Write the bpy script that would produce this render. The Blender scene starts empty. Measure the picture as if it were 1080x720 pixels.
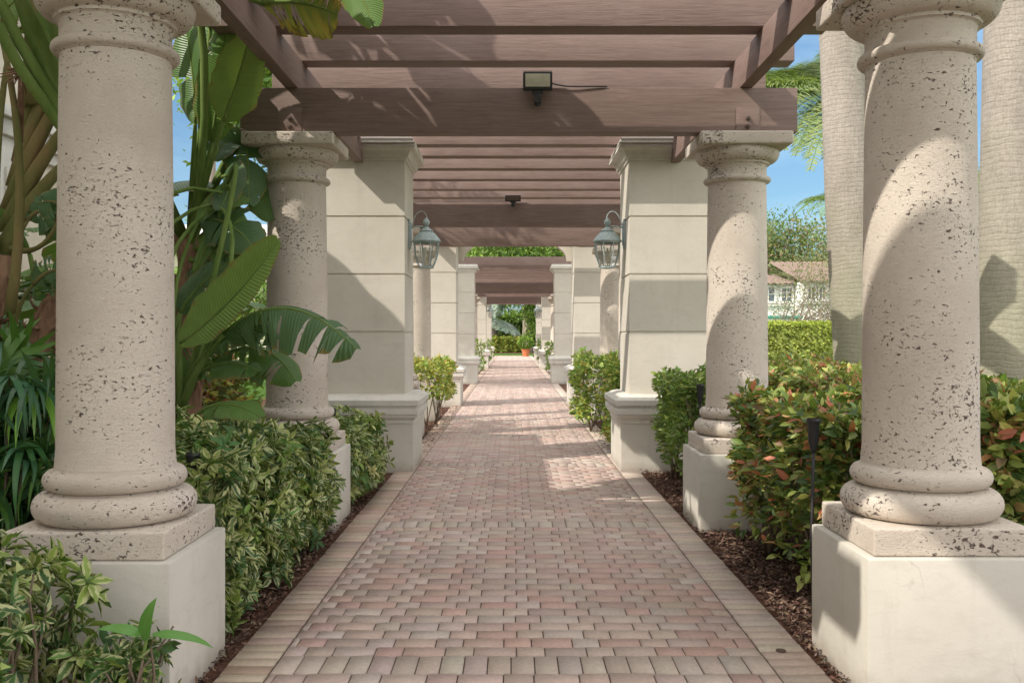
import bpy, bmesh, math, random
import numpy as np
from mathutils import Vector, Matrix

random.seed(7)
RNG = np.random.default_rng(7)
scene = bpy.context.scene
COL = scene.collection
PI = math.pi
C = 0.045            # centre line of the walk
EYE = 1.5

def P(px, py, D):    # a pixel of the 1080x720 photograph at distance D, as a world point
    return Vector(((px - 541.0) * D / 1000.0, D, EYE + (353.0 - py) * D / 1000.0))

# ------------------------------------------------------------------ objects
def link(o): COL.objects.link(o); return o

def thing(name, label, cat, loc=(0, 0, 0), rotz=0.0, group=None):
    o = bpy.data.objects.new(name, None)
    o.empty_display_size = 0.2
    link(o)
    o.location = loc; o.rotation_euler = (0, 0, rotz)
    o['label'] = label; o['category'] = cat
    if group: o['group'] = group
    return o

def tag(o, label, cat, group=None):
    o['label'] = label; o['category'] = cat
    if group: o['group'] = group
    return o

def dup(root, loc, label, rotz=None, group=None, scale=None):
    r = root.copy(); link(r); r.location = loc
    if rotz is not None: r.rotation_euler = (0, 0, rotz)
    if scale is not None: r.scale = scale
    r['label'] = label
    if group: r['group'] = group
    for ch in list(root.children):
        c = ch.copy(); link(c); c.parent = r
        for g in list(ch.children):
            d = g.copy(); link(d); d.parent = c
    return r

def obj(name, bm, mat, parent=None, smooth=False, auto=None, kind=None):
    me = bpy.data.meshes.new(name)
    bm.normal_update()
    bm.to_mesh(me); bm.free()
    if smooth:
        for p in me.polygons: p.use_smooth = True
        if auto is not None:
            me.set_sharp_from_angle(angle=math.radians(auto))
    if mat: me.materials.append(mat)
    o = bpy.data.objects.new(name, me); link(o)
    if parent: o.parent = parent
    if kind: o['kind'] = kind
    return o

def add_box(bm, x0, x1, y0, y1, z0, z1, bev=0.0, seg=2):
    vs = [bm.verts.new((x, y, z)) for x in (x0, x1) for y in (y0, y1) for z in (z0, z1)]
    idx = [(0, 1, 3, 2), (4, 6, 7, 5), (0, 4, 5, 1), (2, 3, 7, 6), (0, 2, 6, 4), (1, 5, 7, 3)]
    fs = [bm.faces.new([vs[i] for i in f]) for f in idx]
    if bev > 0:
        es = list({e for f in fs for e in f.edges})
        bmesh.ops.bevel(bm, geom=es, offset=bev, segments=seg, affect='EDGES', profile=0.6)
    return vs

def box(name, x0, x1, y0, y1, z0, z1, mat, parent=None, bev=0.008, kind=None, seg=2):
    bm = bmesh.new(); add_box(bm, x0, x1, y0, y1, z0, z1, bev, seg)
    return obj(name, bm, mat, parent, smooth=bev > 0, auto=35, kind=kind)

def lathe(bm, prof, seg=48, cx=0, cy=0, cap=True):
    rings = []
    for r, z in prof:
        rings.append([bm.verts.new((cx + r * math.cos(2 * PI * i / seg), cy + r * math.sin(2 * PI * i / seg), z)) for i in range(seg)])
    for a, b in zip(rings, rings[1:]):
        for i in range(seg):
            j = (i + 1) % seg
            bm.faces.new((a[i], a[j], b[j], b[i]))
    if cap:
        bm.faces.new(list(reversed(rings[0]))); bm.faces.new(rings[-1])

def sq_sweep(bm, hx, hy, prof, cap=True, jitter=0):
    """square lathe: profile of (offset, z) swept round a rectangle"""
    rings = []
    for o, z in prof:
        rings.append([bm.verts.new((sx * (hx + o), sy * (hy + o), z)) for sx, sy in ((-1, -1), (1, -1), (1, 1), (-1, 1))])
    for a, b in zip(rings, rings[1:]):
        for i in range(4):
            j = (i + 1) % 4
            bm.faces.new((a[i], a[j], b[j], b[i]))
    if cap:
        bm.faces.new(list(reversed(rings[0]))); bm.faces.new(rings[-1])

def tube(bm, pts, radii, seg=8, cap=True):
    pts = [Vector(p) for p in pts]
    if not hasattr(radii, '__len__'): radii = [radii] * len(pts)
    rings = []
    prev = None
    for i, p in enumerate(pts):
        t = (pts[min(i + 1, len(pts) - 1)] - pts[max(i - 1, 0)])
        if t.length < 1e-6: t = Vector((0, 0, 1))
        t.normalize()
        if prev is None:
            ref = Vector((0, 0, 1)) if abs(t.z) < 0.9 else Vector((1, 0, 0))
            n = t.cross(ref).normalized()
        else:
            n = (prev - t * prev.dot(t))
            n = n.normalized() if n.length > 1e-6 else t.orthogonal().normalized()
        prev = n
        b = t.cross(n)
        r = radii[i]
        rings.append([bm.verts.new(p + (n * math.cos(2 * PI * k / seg) + b * math.sin(2 * PI * k / seg)) * r) for k in range(seg)])
    for a, b in zip(rings, rings[1:]):
        for i in range(seg):
            j = (i + 1) % seg
            bm.faces.new((a[i], a[j], b[j], b[i]))
    if cap:
        bm.faces.new(list(reversed(rings[0]))); bm.faces.new(rings[-1])

def bez(p0, p1, p2, n):
    p0, p1, p2 = Vector(p0), Vector(p1), Vector(p2)
    return [p0 * (1 - t) ** 2 + p1 * 2 * t * (1 - t) + p2 * t * t for t in [i / (n - 1) for i in range(n)]]

# ------------------------------------------------------------------ materials
class NT:
    def __init__(s, name):
        s.m = bpy.data.materials.new(name); s.m.use_nodes = True
        s.t = s.m.node_tree; s.t.nodes.clear()
        s.out = s.n('ShaderNodeOutputMaterial')
    def n(s, typ, **kw):
        nd = s.t.nodes.new(typ)
        for k, v in kw.items():
            if k.startswith('i_'):
                key = k[2:]
                key = int(key) if key.isdigit() else key.replace('_', ' ')
                nd.inputs[key].default_value = v
            else: setattr(nd, k, v)
        return nd
    def l(s, a, b): s.t.links.new(a, b)
    def ramp(s, fac, stops):
        r = s.n('ShaderNodeValToRGB'); s.l(fac, r.inputs[0])
        e = r.color_ramp.elements
        e[0].position, e[0].color = stops[0][0], stops[0][1]
        e[1].position, e[1].color = stops[-1][0], stops[-1][1]
        for p, c in stops[1:-1]:
            x = e.new(p); x.color = c
        return r.outputs[0]
    def mix(s, fac, a, b, blend='MIX'):
        m = s.n('ShaderNodeMix', data_type='RGBA', blend_type=blend)
        for sock, v in ((m.inputs[0], fac), (m.inputs[6], a), (m.inputs[7], b)):
            if hasattr(v, 'is_linked'): s.l(v, sock)
            else: sock.default_value = v
        return m.outputs[2]
    def math(s, op, a, b=None, c=None):
        m = s.n('ShaderNodeMath', operation=op)
        for i, v in enumerate((a, b, c)):
            if v is None: continue
            if hasattr(v, 'is_linked'): s.l(v, m.inputs[i])
            else: m.inputs[i].default_value = v
        return m.outputs[0]
    def coords(s, kind='Object', scale=(1, 1, 1), rnd=True):
        tc = s.n('ShaderNodeTexCoord')
        mp = s.n('ShaderNodeMapping'); mp.inputs['Scale'].default_value = scale
        s.l(tc.outputs[kind], mp.inputs[0])
        if rnd:
            oi = s.n('ShaderNodeObjectInfo')
            m = s.n('ShaderNodeMath', operation='MULTIPLY'); m.inputs[1].default_value = 37.0
            s.l(oi.outputs['Random'], m.inputs[0])
            v = s.n('ShaderNodeVectorMath', operation='ADD')
            s.l(mp.outputs[0], v.inputs[0]); s.l(m.outputs[0], v.inputs[1])
            return v.outputs[0]
        return mp.outputs[0]
    def noise(s, vec, scale, detail=4, rough=0.55, dist=0):
        n = s.n('ShaderNodeTexNoise'); n.inputs['Scale'].default_value = scale
        n.inputs['Detail'].default_value = detail; n.inputs['Roughness'].default_value = rough
        n.inputs['Distortion'].default_value = dist
        if vec is not None: s.l(vec, n.inputs['Vector'])
        return n.outputs['Fac']
    def bsdf(s, color, rough=0.7, height=None, bump=0.3, dist=0.01, metallic=0, spec=0.5):
        b = s.n('ShaderNodeBsdfPrincipled')
        for sock, v in ((b.inputs['Base Color'], color), (b.inputs['Roughness'], rough)):
            if hasattr(v, 'is_linked'): s.l(v, sock)
            else: sock.default_value = v
        b.inputs['Metallic'].default_value = metallic
        b.inputs['Specular IOR Level'].default_value = spec
        if height is not None:
            bp = s.n('ShaderNodeBump'); bp.inputs['Strength'].default_value = bump; bp.inputs['Distance'].default_value = dist
            s.l(height, bp.inputs['Height']); s.l(bp.outputs[0], b.inputs['Normal'])
        return b
    def done(s, shader): s.l(shader, s.out.inputs[0]); return s.m

def G(v): return (v, v, v, 1)
def rgb(r, g, b): return (r, g, b, 1)

def mat_coral(name, amount=1.0):
    t = NT(name)
    v = t.coords('Object', (1, 1, 1))
    vs = t.coords('Object', (1.0, 1.0, 1.6))
    patch = t.noise(v, 3.2, 4, 0.6)
    n1 = t.noise(vs, 44, 3, 0.60, 0.45)
    thr = t.math('MULTIPLY_ADD', patch, -0.40 * amount, 0.838)
    d = t.math('SUBTRACT', n1, thr)
    pit = t.math('MULTIPLY', d, 17.0); pit_n = t.n('ShaderNodeClamp'); t.l(pit, pit_n.inputs[0]); pit = pit_n.outputs[0]
    n2 = t.noise(vs, 85, 3, 0.65, 0.8)
    d2 = t.math('SUBTRACT', n2, t.math('MULTIPLY_ADD', patch, -0.22 * amount, 0.775))
    p2 = t.n('ShaderNodeClamp'); t.l(t.math('MULTIPLY', d2, 12.0), p2.inputs[0])
    pits = t.math('MAXIMUM', pit, p2.outputs[0])
    big = t.noise(v, 1.6, 4, 0.6)
    base = t.ramp(big, [(0.3, rgb(0.52, 0.45, 0.385)), (0.5, rgb(0.63, 0.56, 0.485)), (0.7, rgb(0.71, 0.64, 0.56))])
    fine = t.noise(v, 120, 3, 0.6)
    base = t.mix(t.math('MULTIPLY', fine, 0.25), base, rgb(0.46, 0.39, 0.33))
    colr = t.mix(t.math('MULTIPLY', pits, 0.92), base, rgb(0.085, 0.055, 0.042))
    wav = t.noise(t.coords('Object', (1, 1, 2.4)), 42, 3, 0.6, 1.8)
    h = t.math('SUBTRACT', t.math('MULTIPLY', wav, 0.55), pits)
    h = t.math('ADD', h, t.math('MULTIPLY', t.noise(v, 9, 3), 0.25))
    return t.done(t.bsdf(colr, 0.88, h, 0.75, 0.012, spec=0.25).outputs[0])

def mat_stucco(name, c1, c2, grime=0.35, z_dirt=None):
    t = NT(name)
    v = t.coords('Object')
    big = t.noise(v, 1.3, 5, 0.62)
    col = t.ramp(big, [(0.3, c1), (0.7, c2)])
    st = t.noise(t.coords('Object', (5, 5, 0.5)), 1.4, 4, 0.65)
    stm = t.ramp(st, [(0.55, G(0)), (0.8, G(1))])
    col = t.mix(t.math('MULTIPLY', stm, grime * 0.5), col, rgb(0.33, 0.29, 0.24))
    if z_dirt is not None:
        tc = t.n('ShaderNodeTexCoord'); sp = t.n('ShaderNodeSeparateXYZ'); t.l(tc.outputs['Object'], sp.inputs[0])
        z = t.math('ADD', sp.outputs[2], t.math('MULTIPLY', t.noise(v, 7, 4), 0.22))
        m = t.n('ShaderNodeMapRange'); t.l(z, m.inputs[0])
        m.inputs[1].default_value = z_dirt + 0.10; m.inputs[2].default_value = z_dirt + 0.22
        m.inputs[3].default_value = 0.55; m.inputs[4].default_value = 0
        col = t.mix(m.outputs[0], col, rgb(0.30, 0.24, 0.19))
    vo = t.n('ShaderNodeTexVoronoi', feature='DISTANCE_TO_EDGE'); vo.inputs['Scale'].default_value = 1.15
    dv = t.n('ShaderNodeVectorMath', operation='ADD'); nzz = t.n('ShaderNodeTexNoise'); nzz.inputs['Scale'].default_value = 5; nzz.inputs['Detail'].default_value = 4
    sc_ = t.n('ShaderNodeVectorMath', operation='SCALE'); sc_.inputs['Scale'].default_value = .35
    t.l(v, nzz.inputs['Vector']); t.l(nzz.outputs['Color'], sc_.inputs[0]); t.l(v, dv.inputs[0]); t.l(sc_.outputs[0], dv.inputs[1]); t.l(dv.outputs[0], vo.inputs['Vector'])
    crack = t.ramp(vo.outputs['Distance'], [(0.0, G(1)), (0.006, G(0))])
    cm = t.ramp(t.noise(v, 1.9, 2), [(0.58, G(0)), (0.66, G(.28))])
    crack = t.math('MULTIPLY', crack, cm)
    col = t.mix(crack, col, rgb(0.22, 0.18, 0.14))
    spot = t.ramp(t.noise(v, 38, 3, .7), [(0.70, G(0)), (0.78, G(.55))])
    col = t.mix(spot, col, rgb(0.34, 0.30, 0.25))
    trow = t.noise(t.coords('Object', (1, 1, 2.5)), 4.5, 5, .7, .8)
    col = t.mix(t.ramp(trow, [(0.5, G(0)), (0.8, G(.30))]), col, rgb(0.40, 0.36, 0.30))
    f = t.noise(v, 85, 4, 0.6); g = t.noise(v, 14, 3, 0.5)
    h = t.math('ADD', t.math('MULTIPLY', f, 0.4), g)
    return t.done(t.bsdf(col, 0.85, h, 0.22, 0.01, spec=0.3).outputs[0])

def mat_wood(name, c1, c2, axis='x'):
    t = NT(name)
    sc = {'x': (0.35, 6, 6), 'y': (6, 0.35, 6), 'z': (6, 6, 0.35)}[axis]
    v = t.coords('Object', sc)
    g = t.noise(v, 9, 6, 0.7, 0.6)
    g2 = t.noise(v, 34, 4, 0.7)
    col = t.ramp(g, [(0.25, c1), (0.75, c2)])
    bl = t.noise(t.coords('Object', (1, 1, 1)), 1.7, 4, 0.6)
    col = t.mix(t.math('MULTIPLY', t.ramp(bl, [(0.45, G(0)), (0.75, G(1))]), 0.45), col, rgb(0.30, 0.225, 0.20))
    h = t.math('ADD', g, t.math('MULTIPLY', g2, 0.6))
    return t.done(t.bsdf(col, 0.62, h, 0.45, 0.006, spec=0.4).outputs[0])

def mat_leaf(name, varieg=None, rough=0.42, trans=0.28, vein=False, gain=1.55):
    t = NT(name)
    at = t.n('ShaderNodeVertexColor', layer_name='col')
    col = t.mix(1.0, at.outputs[0], rgb(gain, gain, gain), 'MULTIPLY')
    uv = t.n('ShaderNodeUVMap', uv_map='uv'); sp = t.n('ShaderNodeSeparateXYZ'); t.l(uv.outputs[0], sp.inputs[0])
    ac = t.math('ABSOLUTE', t.math('SUBTRACT', sp.outputs[1], 0.5))
    geo = t.n('ShaderNodeNewGeometry')
    nz = t.noise(geo.outputs['Position'], 35, 3, 0.6)
    h = None
    if varieg:
        e = t.math('ADD', ac, t.math('MULTIPLY', t.math('SUBTRACT', nz, 0.5), 0.75))
        m = t.ramp(e, [(0.15, G(0)), (0.21, G(1))])
        m = t.math('MULTIPLY', m, at.outputs['Alpha'])
        col = t.mix(m, col, varieg)
    else:
        mid = t.ramp(ac, [(0.0, G(1)), (0.045, G(0))])
        col = t.mix(t.math('MULTIPLY', mid, 0.35), col, rgb(0.30, 0.40, 0.12))
    if vein:
        w = t.n('ShaderNodeTexWave', wave_type='BANDS', bands_direction='X'); w.inputs['Scale'].default_value = 13
        w.inputs['Distortion'].default_value = 0.6; w.inputs['Detail'].default_value = 1
        sh = t.n('ShaderNodeCombineXYZ')
        t.l(t.math('SUBTRACT', sp.outputs[0], t.math('MULTIPLY', ac, 0.10)), sh.inputs[0])
        t.l(sh.outputs[0], w.inputs['Vector'])
        col = t.mix(t.math('MULTIPLY', w.outputs['Fac'], 0.22), col, rgb(0.16, 0.26, 0.06))
        h = w.outputs['Fac']
        ed = t.math('ADD', ac, t.math('MULTIPLY', t.noise(geo.outputs['Position'], 9, 5, .7), .42))
        col = t.mix(t.ramp(ed, [(0.66, G(0)), (0.72, G(.85))]), col, rgb(.26, .17, .05))
        sp2 = t.noise(geo.outputs['Position'], 22, 4, .7)
        col = t.mix(t.ramp(sp2, [(0.62, G(0)), (0.72, G(.5))]), col, rgb(.22, .22, .05))
    col = t.mix(t.math('MULTIPLY', t.noise(geo.outputs['Position'], 6, 3), 0.25), col, rgb(0.05, 0.08, 0.02), 'MIX')
    b = t.bsdf(col, rough, h, 0.35, 0.01, spec=0.4)
    tr = t.n('ShaderNodeBsdfTranslucent')
    tc = t.mix(0.55, col, rgb(0.25, 0.36, 0.03)); t.l(tc, tr.inputs[0])
    mx = t.n('ShaderNodeMixShader'); mx.inputs[0].default_value = trans
    t.l(b.outputs[0], mx.inputs[1]); t.l(tr.outputs[0], mx.inputs[2])
    return t.done(mx.outputs[0])

def mat_plain(name, c, rough=0.6, metallic=0, c2=None, scale=20, bump=0.15, spec=0.5):
    t = NT(name)
    v = t.coords('Object')
    n = t.noise(v, scale, 4)
    col = t.ramp(n, [(0.3, c), (0.7, c2 or tuple(x * 1.2 for x in c[:3]) + (1,))])
    return t.done(t.bsdf(col, rough, n, bump, 0.005, metallic, spec).outputs[0])

def mat_bark(name, c1, c2, scale=14, zs=0.35, bump=0.8, ring=False, moss=None):
    t = NT(name)
    v = t.coords('Object', (1, 1, zs))
    n = t.noise(v, scale, 6, 0.7)
    col = t.ramp(n, [(0.3, c1), (0.7, c2)])
    h = n
    if ring:
        tc = t.n('ShaderNodeTexCoord'); sp = t.n('ShaderNodeSeparateXYZ'); t.l(tc.outputs['Object'], sp.inputs[0])
        vv = t.coords('Object', (1, 1, 1))
        zz = t.math('ADD', t.math('MULTIPLY', sp.outputs[2], 120.0), t.math('MULTIPLY', t.noise(vv, 3.5, 4), 14.0))
        r = t.math('SINE', zz)
        r01 = t.math('MULTIPLY_ADD', r, 0.5, 0.5)
        lines = t.ramp(r01, [(0.0, G(0.8)), (0.45, G(0))])
        fibre = t.noise(t.coords('Object', (7, 7, 1.6)), 9, 5, 0.75, 0.3)
        cross = t.noise(t.coords('Object', (2.2, 2.2, 8)), 9, 5, 0.72, 0.4)
        col = t.mix(t.math('MULTIPLY', lines, 0.16), col, rgb(0.17, 0.14, 0.11))
        col = t.mix(t.ramp(fibre, [(0.45, G(0)), (0.75, G(0.5))]), col, rgb(0.16, 0.135, 0.11))
        col = t.mix(t.ramp(cross, [(0.5, G(0)), (0.72, G(0.45))]), col, rgb(0.20, 0.17, 0.14))
        if moss:
            zm = t.n('ShaderNodeMapRange'); t.l(t.math('ADD', sp.outputs[2], t.math('MULTIPLY', t.noise(vv, 2.5, 4), 2.2)), zm.inputs[0])
            zm.inputs[1].default_value = 4.4; zm.inputs[2].default_value = 2.6; zm.inputs[3].default_value = 0; zm.inputs[4].default_value = 0.38
            col = t.mix(zm.outputs[0], col, moss)
        h = t.math('ADD', t.math('SUBTRACT', fibre, t.math('MULTIPLY', lines, 0.22)), t.math('MULTIPLY', cross, -0.8))
    return t.done(t.bsdf(col, 0.9, h, bump, 0.015, spec=0.2).outputs[0])

M = {}
M['coral'] = mat_coral('coral_stone')
M['coral_heavy'] = mat_coral('coral_stone_rough', 1.14)
M['stucco'] = mat_stucco('cream_stucco', rgb(0.56, 0.52, 0.445), rgb(0.645, 0.605, 0.53), 0.4, -0.02)
M['stucco_ped'] = mat_stucco('pedestal_stucco', rgb(0.56, 0.53, 0.47), rgb(0.65, 0.62, 0.555), 0.5, 0.0)
M['trim'] = mat_stucco('trim_stucco', rgb(0.58, 0.555, 0.50), rgb(0.70, 0.675, 0.62), 0.9)
M['wallL'] = mat_stucco('house_wall_stucco', rgb(0.60, 0.54, 0.42), rgb(0.70, 0.64, 0.52), 0.5)
M['white'] = mat_stucco('white_stucco', rgb(0.76, 0.74, 0.70), rgb(0.85, 0.83, 0.79), 0.2)
M['woodx'] = mat_wood('brown_painted_wood', rgb(0.155, 0.100, 0.084), rgb(0.275, 0.195, 0.170), 'x')
M['woody'] = mat_wood('brown_painted_wood_long', rgb(0.155, 0.100, 0.084), rgb(0.275, 0.195, 0.170), 'y')
M['black'] = mat_plain('black_plastic', rgb(0.022, 0.022, 0.024), 0.45)
M['steel'] = mat_plain('brown_steel', rgb(0.10, 0.065, 0.055), 0.5)
M['verdigris'] = mat_plain('verdigris_brass', rgb(0.24, 0.33, 0.33), 0.6, 0.0, rgb(0.50, 0.57, 0.57), 45, 0.4)
M['terracotta'] = mat_plain('terracotta', rgb(0.48, 0.15, 0.06), 0.8)
M['teal'] = mat_plain('teal_paint', rgb(0.02, 0.24, 0.17), 0.5)
M['pane'] = mat_plain('window_glass', rgb(0.06, 0.085, 0.10), 0.12, spec=0.8, bump=0)
M['lens'] = mat_plain('floodlight_lens', rgb(0.42, 0.40, 0.30), 0.25, bump=0)
M['carpaint'] = mat_plain('car_paint', rgb(0.62, 0.68, 0.76), 0.3)
M['tyre'] = mat_plain('tyre_rubber', rgb(0.03, 0.03, 0.03), 0.8)
def glass_mat():
    t = NT('lantern_glass')
    g = t.n('ShaderNodeBsdfGlossy'); g.inputs['Roughness'].default_value = 0.06; g.inputs[0].default_value = G(0.9)
    tr = t.n('ShaderNodeBsdfTransparent'); tr.inputs[0].default_value = rgb(0.97, 0.98, 0.98)
    lw = t.n('ShaderNodeLayerWeight'); lw.inputs[0].default_value = 0.35
    mx = t.n('ShaderNodeMixShader'); t.l(t.math('MULTIPLY_ADD', lw.outputs['Fresnel'], 0.35, 0.05), mx.inputs[0])
    t.l(tr.outputs[0], mx.inputs[1]); t.l(g.outputs[0], mx.inputs[2])
    return t.done(mx.outputs[0])
M['glass'] = glass_mat()
M['candle'] = mat_plain('candle_sleeve', rgb(0.55, 0.55, 0.48), 0.4)
M['bark'] = mat_bark('brown_bark', rgb(0.10, 0.065, 0.045), rgb(0.26, 0.19, 0.14))
M['bark_pale'] = mat_bark('pale_bark', rgb(0.22, 0.18, 0.14), rgb(0.42, 0.36, 0.29))
M['twig'] = mat_bark('twig_bark', rgb(0.13, 0.10, 0.07), rgb(0.24, 0.18, 0.13), 30)
M['palmbark'] = mat_bark('grey_palm_bark', rgb(0.34, 0.30, 0.26), rgb(0.46, 0.41, 0.36), 6, 0.5, 0.7, True, rgb(0.36, 0.38, 0.23))
M['boots'] = mat_bark('palm_boots', rgb(0.20, 0.11, 0.05), rgb(0.46, 0.30, 0.16), 20, 1, 1.0)
M['petiole'] = mat_bark('green_petiole', rgb(0.085, 0.15, 0.03), rgb(0.20, 0.27, 0.08), 5, 0.25, 0.3)
M['petiole_red'] = mat_bark('green_brown_sheath', rgb(0.075, 0.12, 0.03), rgb(0.25, 0.17, 0.08), 4, 0.3, 0.4)
M['husk'] = mat_bark('dry_fibre', rgb(0.13, 0.07, 0.045), rgb(0.36, 0.22, 0.14), 16, 0.3, 1.0)
M['leaf'] = mat_leaf('green_leaf')
M['leaf_far'] = mat_leaf('distant_leaf', rough=0.6, trans=0.3)
M['leaf_var'] = mat_leaf('variegated_leaf', rgb(0.66, 0.66, 0.34), gain=2.0)
M['leaf_cro'] = mat_leaf('copperleaf', rough=0.45, gain=2.0)
M['paddle'] = mat_leaf('paddle_leaf', rough=0.38, vein=True, trans=0.22)
M['strap'] = mat_leaf('strap_leaf', rough=0.35, trans=0.15)

def mat_brick():
    t = NT('clay_pavers')
    at = t.n('ShaderNodeVertexColor', layer_name='col')
    geo = t.n('ShaderNodeNewGeometry')
    n = t.noise(geo.outputs['Position'], 45, 5, 0.7)
    n2 = t.noise(geo.outputs['Position'], 1.1, 4, 0.6)
    n3 = t.noise(geo.outputs['Position'], 160, 3, 0.6)
    col = t.mix(t.ramp(n, [(0.35, G(0)), (0.8, G(0.45))]), at.outputs[0], rgb(0.20, 0.145, 0.12))
    col = t.mix(t.ramp(n2, [(0.45, G(0)), (0.8, G(0.35))]), col, rgb(0.25, 0.19, 0.155))
    col = t.mix(t.ramp(n3, [(0.6, G(0)), (0.8, G(0.5))]), col, rgb(0.62, 0.54, 0.47))
    return t.done(t.bsdf(col, 0.85, t.math('ADD', n, n3), 0.35, 0.004, spec=0.3).outputs[0])
M['brick'] = mat_brick()
def mat_ground(name, stops, scale, bump=0.6, fine=60):
    t = NT(name); geo = t.n('ShaderNodeNewGeometry')
    n = t.noise(geo.outputs['Position'], scale, 6, 0.7); f = t.noise(geo.outputs['Position'], fine, 4, 0.7)
    m = t.math('ADD', t.math('MULTIPLY', n, 0.5), t.math('MULTIPLY', f, 0.5))
    return t.done(t.bsdf(t.ramp(m, stops), 0.95, m, bump, 0.03, spec=0.1).outputs[0])
M['sand'] = mat_ground('joint_sand', [(0.35, rgb(0.10, 0.075, 0.06)), (0.65, rgb(0.20, 0.155, 0.13))], 5)
M['mulch'] = mat_ground('brown_mulch', [(0.35, rgb(0.035, 0.018, 0.012)), (0.5, rgb(0.11, 0.055, 0.038)), (0.65, rgb(0.20, 0.115, 0.08))], 6, 1.0, 45)
M['grass'] = mat_ground('lawn_grass', [(0.35, rgb(0.035, 0.08, 0.012)), (0.65, rgb(0.09, 0.17, 0.03))], 1.5, 0.7, 40)
M['asphalt'] = mat_ground('asphalt', [(0.35, rgb(0.05, 0.05, 0.05)), (0.65, rgb(0.09, 0.09, 0.09))], 3, 0.3, 90)
def mat_chip():
    t = NT('mulch_chips'); at = t.n('ShaderNodeVertexColor', layer_name='col')
    geo = t.n('ShaderNodeNewGeometry'); n = t.noise(geo.outputs['Position'], 90, 4)
    return t.done(t.bsdf(t.mix(t.math('MULTIPLY', n, 0.5), at.outputs[0], rgb(0.03, 0.015, 0.01)), 0.9, n, 0.5, 0.01).outputs[0])
M['chip'] = mat_chip()
def mat_roof():
    t = NT('clay_roof_tiles')
    v = t.coords('Object'); n = t.noise(v, 5, 4, 0.7); f = t.noise(v, 40, 3)
    col = t.ramp(t.math('ADD', t.math('MULTIPLY', n, .5), t.math('MULTIPLY', f, .5)), [(0.35, rgb(0.12, 0.075, 0.055)), (0.5, rgb(0.21, 0.14, 0.11)), (0.65, rgb(0.30, 0.23, 0.19))])
    return t.done(t.bsdf(col, 0.85, n, 0.4, 0.02).outputs[0])
M['roof'] = mat_roof()

# ------------------------------------------------------------------ leaf meshes
def tpl_leaf(bend=0.12, fold=0.12, w1=0.38, w2=0.46):
    v = [(0, 0, 0), (.3, 0, -.02), (.66, 0, -bend * .45), (1, 0, -bend)]
    v += [(.28, w1, fold * .8), (.62, w2 * .85, fold * .7 - bend * .4), (.28, -w1, fold * .8), (.62, -w2 * .85, fold * .7 - bend * .4)]
    f = [(0, 1, 4), (1, 2, 5, 4), (2, 3, 5), (0, 6, 1), (6, 7, 2, 1), (7, 3, 2)]
    return np.array(v, float), f
def tpl_quad():
    return np.array([(0, 0, 0), (.5, .45, .06), (1, 0, -.05), (.5, -.45, .06)], float), [(0, 3, 2, 1)]
def tpl_strap(n=6, droop=0.35):
    v = []; f = []
    for i in range(n + 1):
        t = i / n
        w = 0.5 * min(1.0, t * 5 + 0.25) * (1 - max(0, t - 0.45) / 0.55) ** 0.7 + 0.01
        z = -droop * t ** 2.2
        v += [(t - droop * 0.4 * t ** 3, w, z + 0.01), (t - droop * 0.4 * t ** 3, -w, z + 0.01)]
    for i in range(n): f.append((2 * i, 2 * i + 1, 2 * i + 3, 2 * i + 2))
    return np.array(v, float), f

TL, TQ, TS = tpl_leaf(), tpl_quad(), tpl_strap()
TSD = tpl_strap(6, 0.8)
TN = tpl_leaf(0.1, 0.08, 0.30, 0.34)

def norm(a): return a / np.maximum(np.linalg.norm(a, axis=1, keepdims=True), 1e-9)

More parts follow.
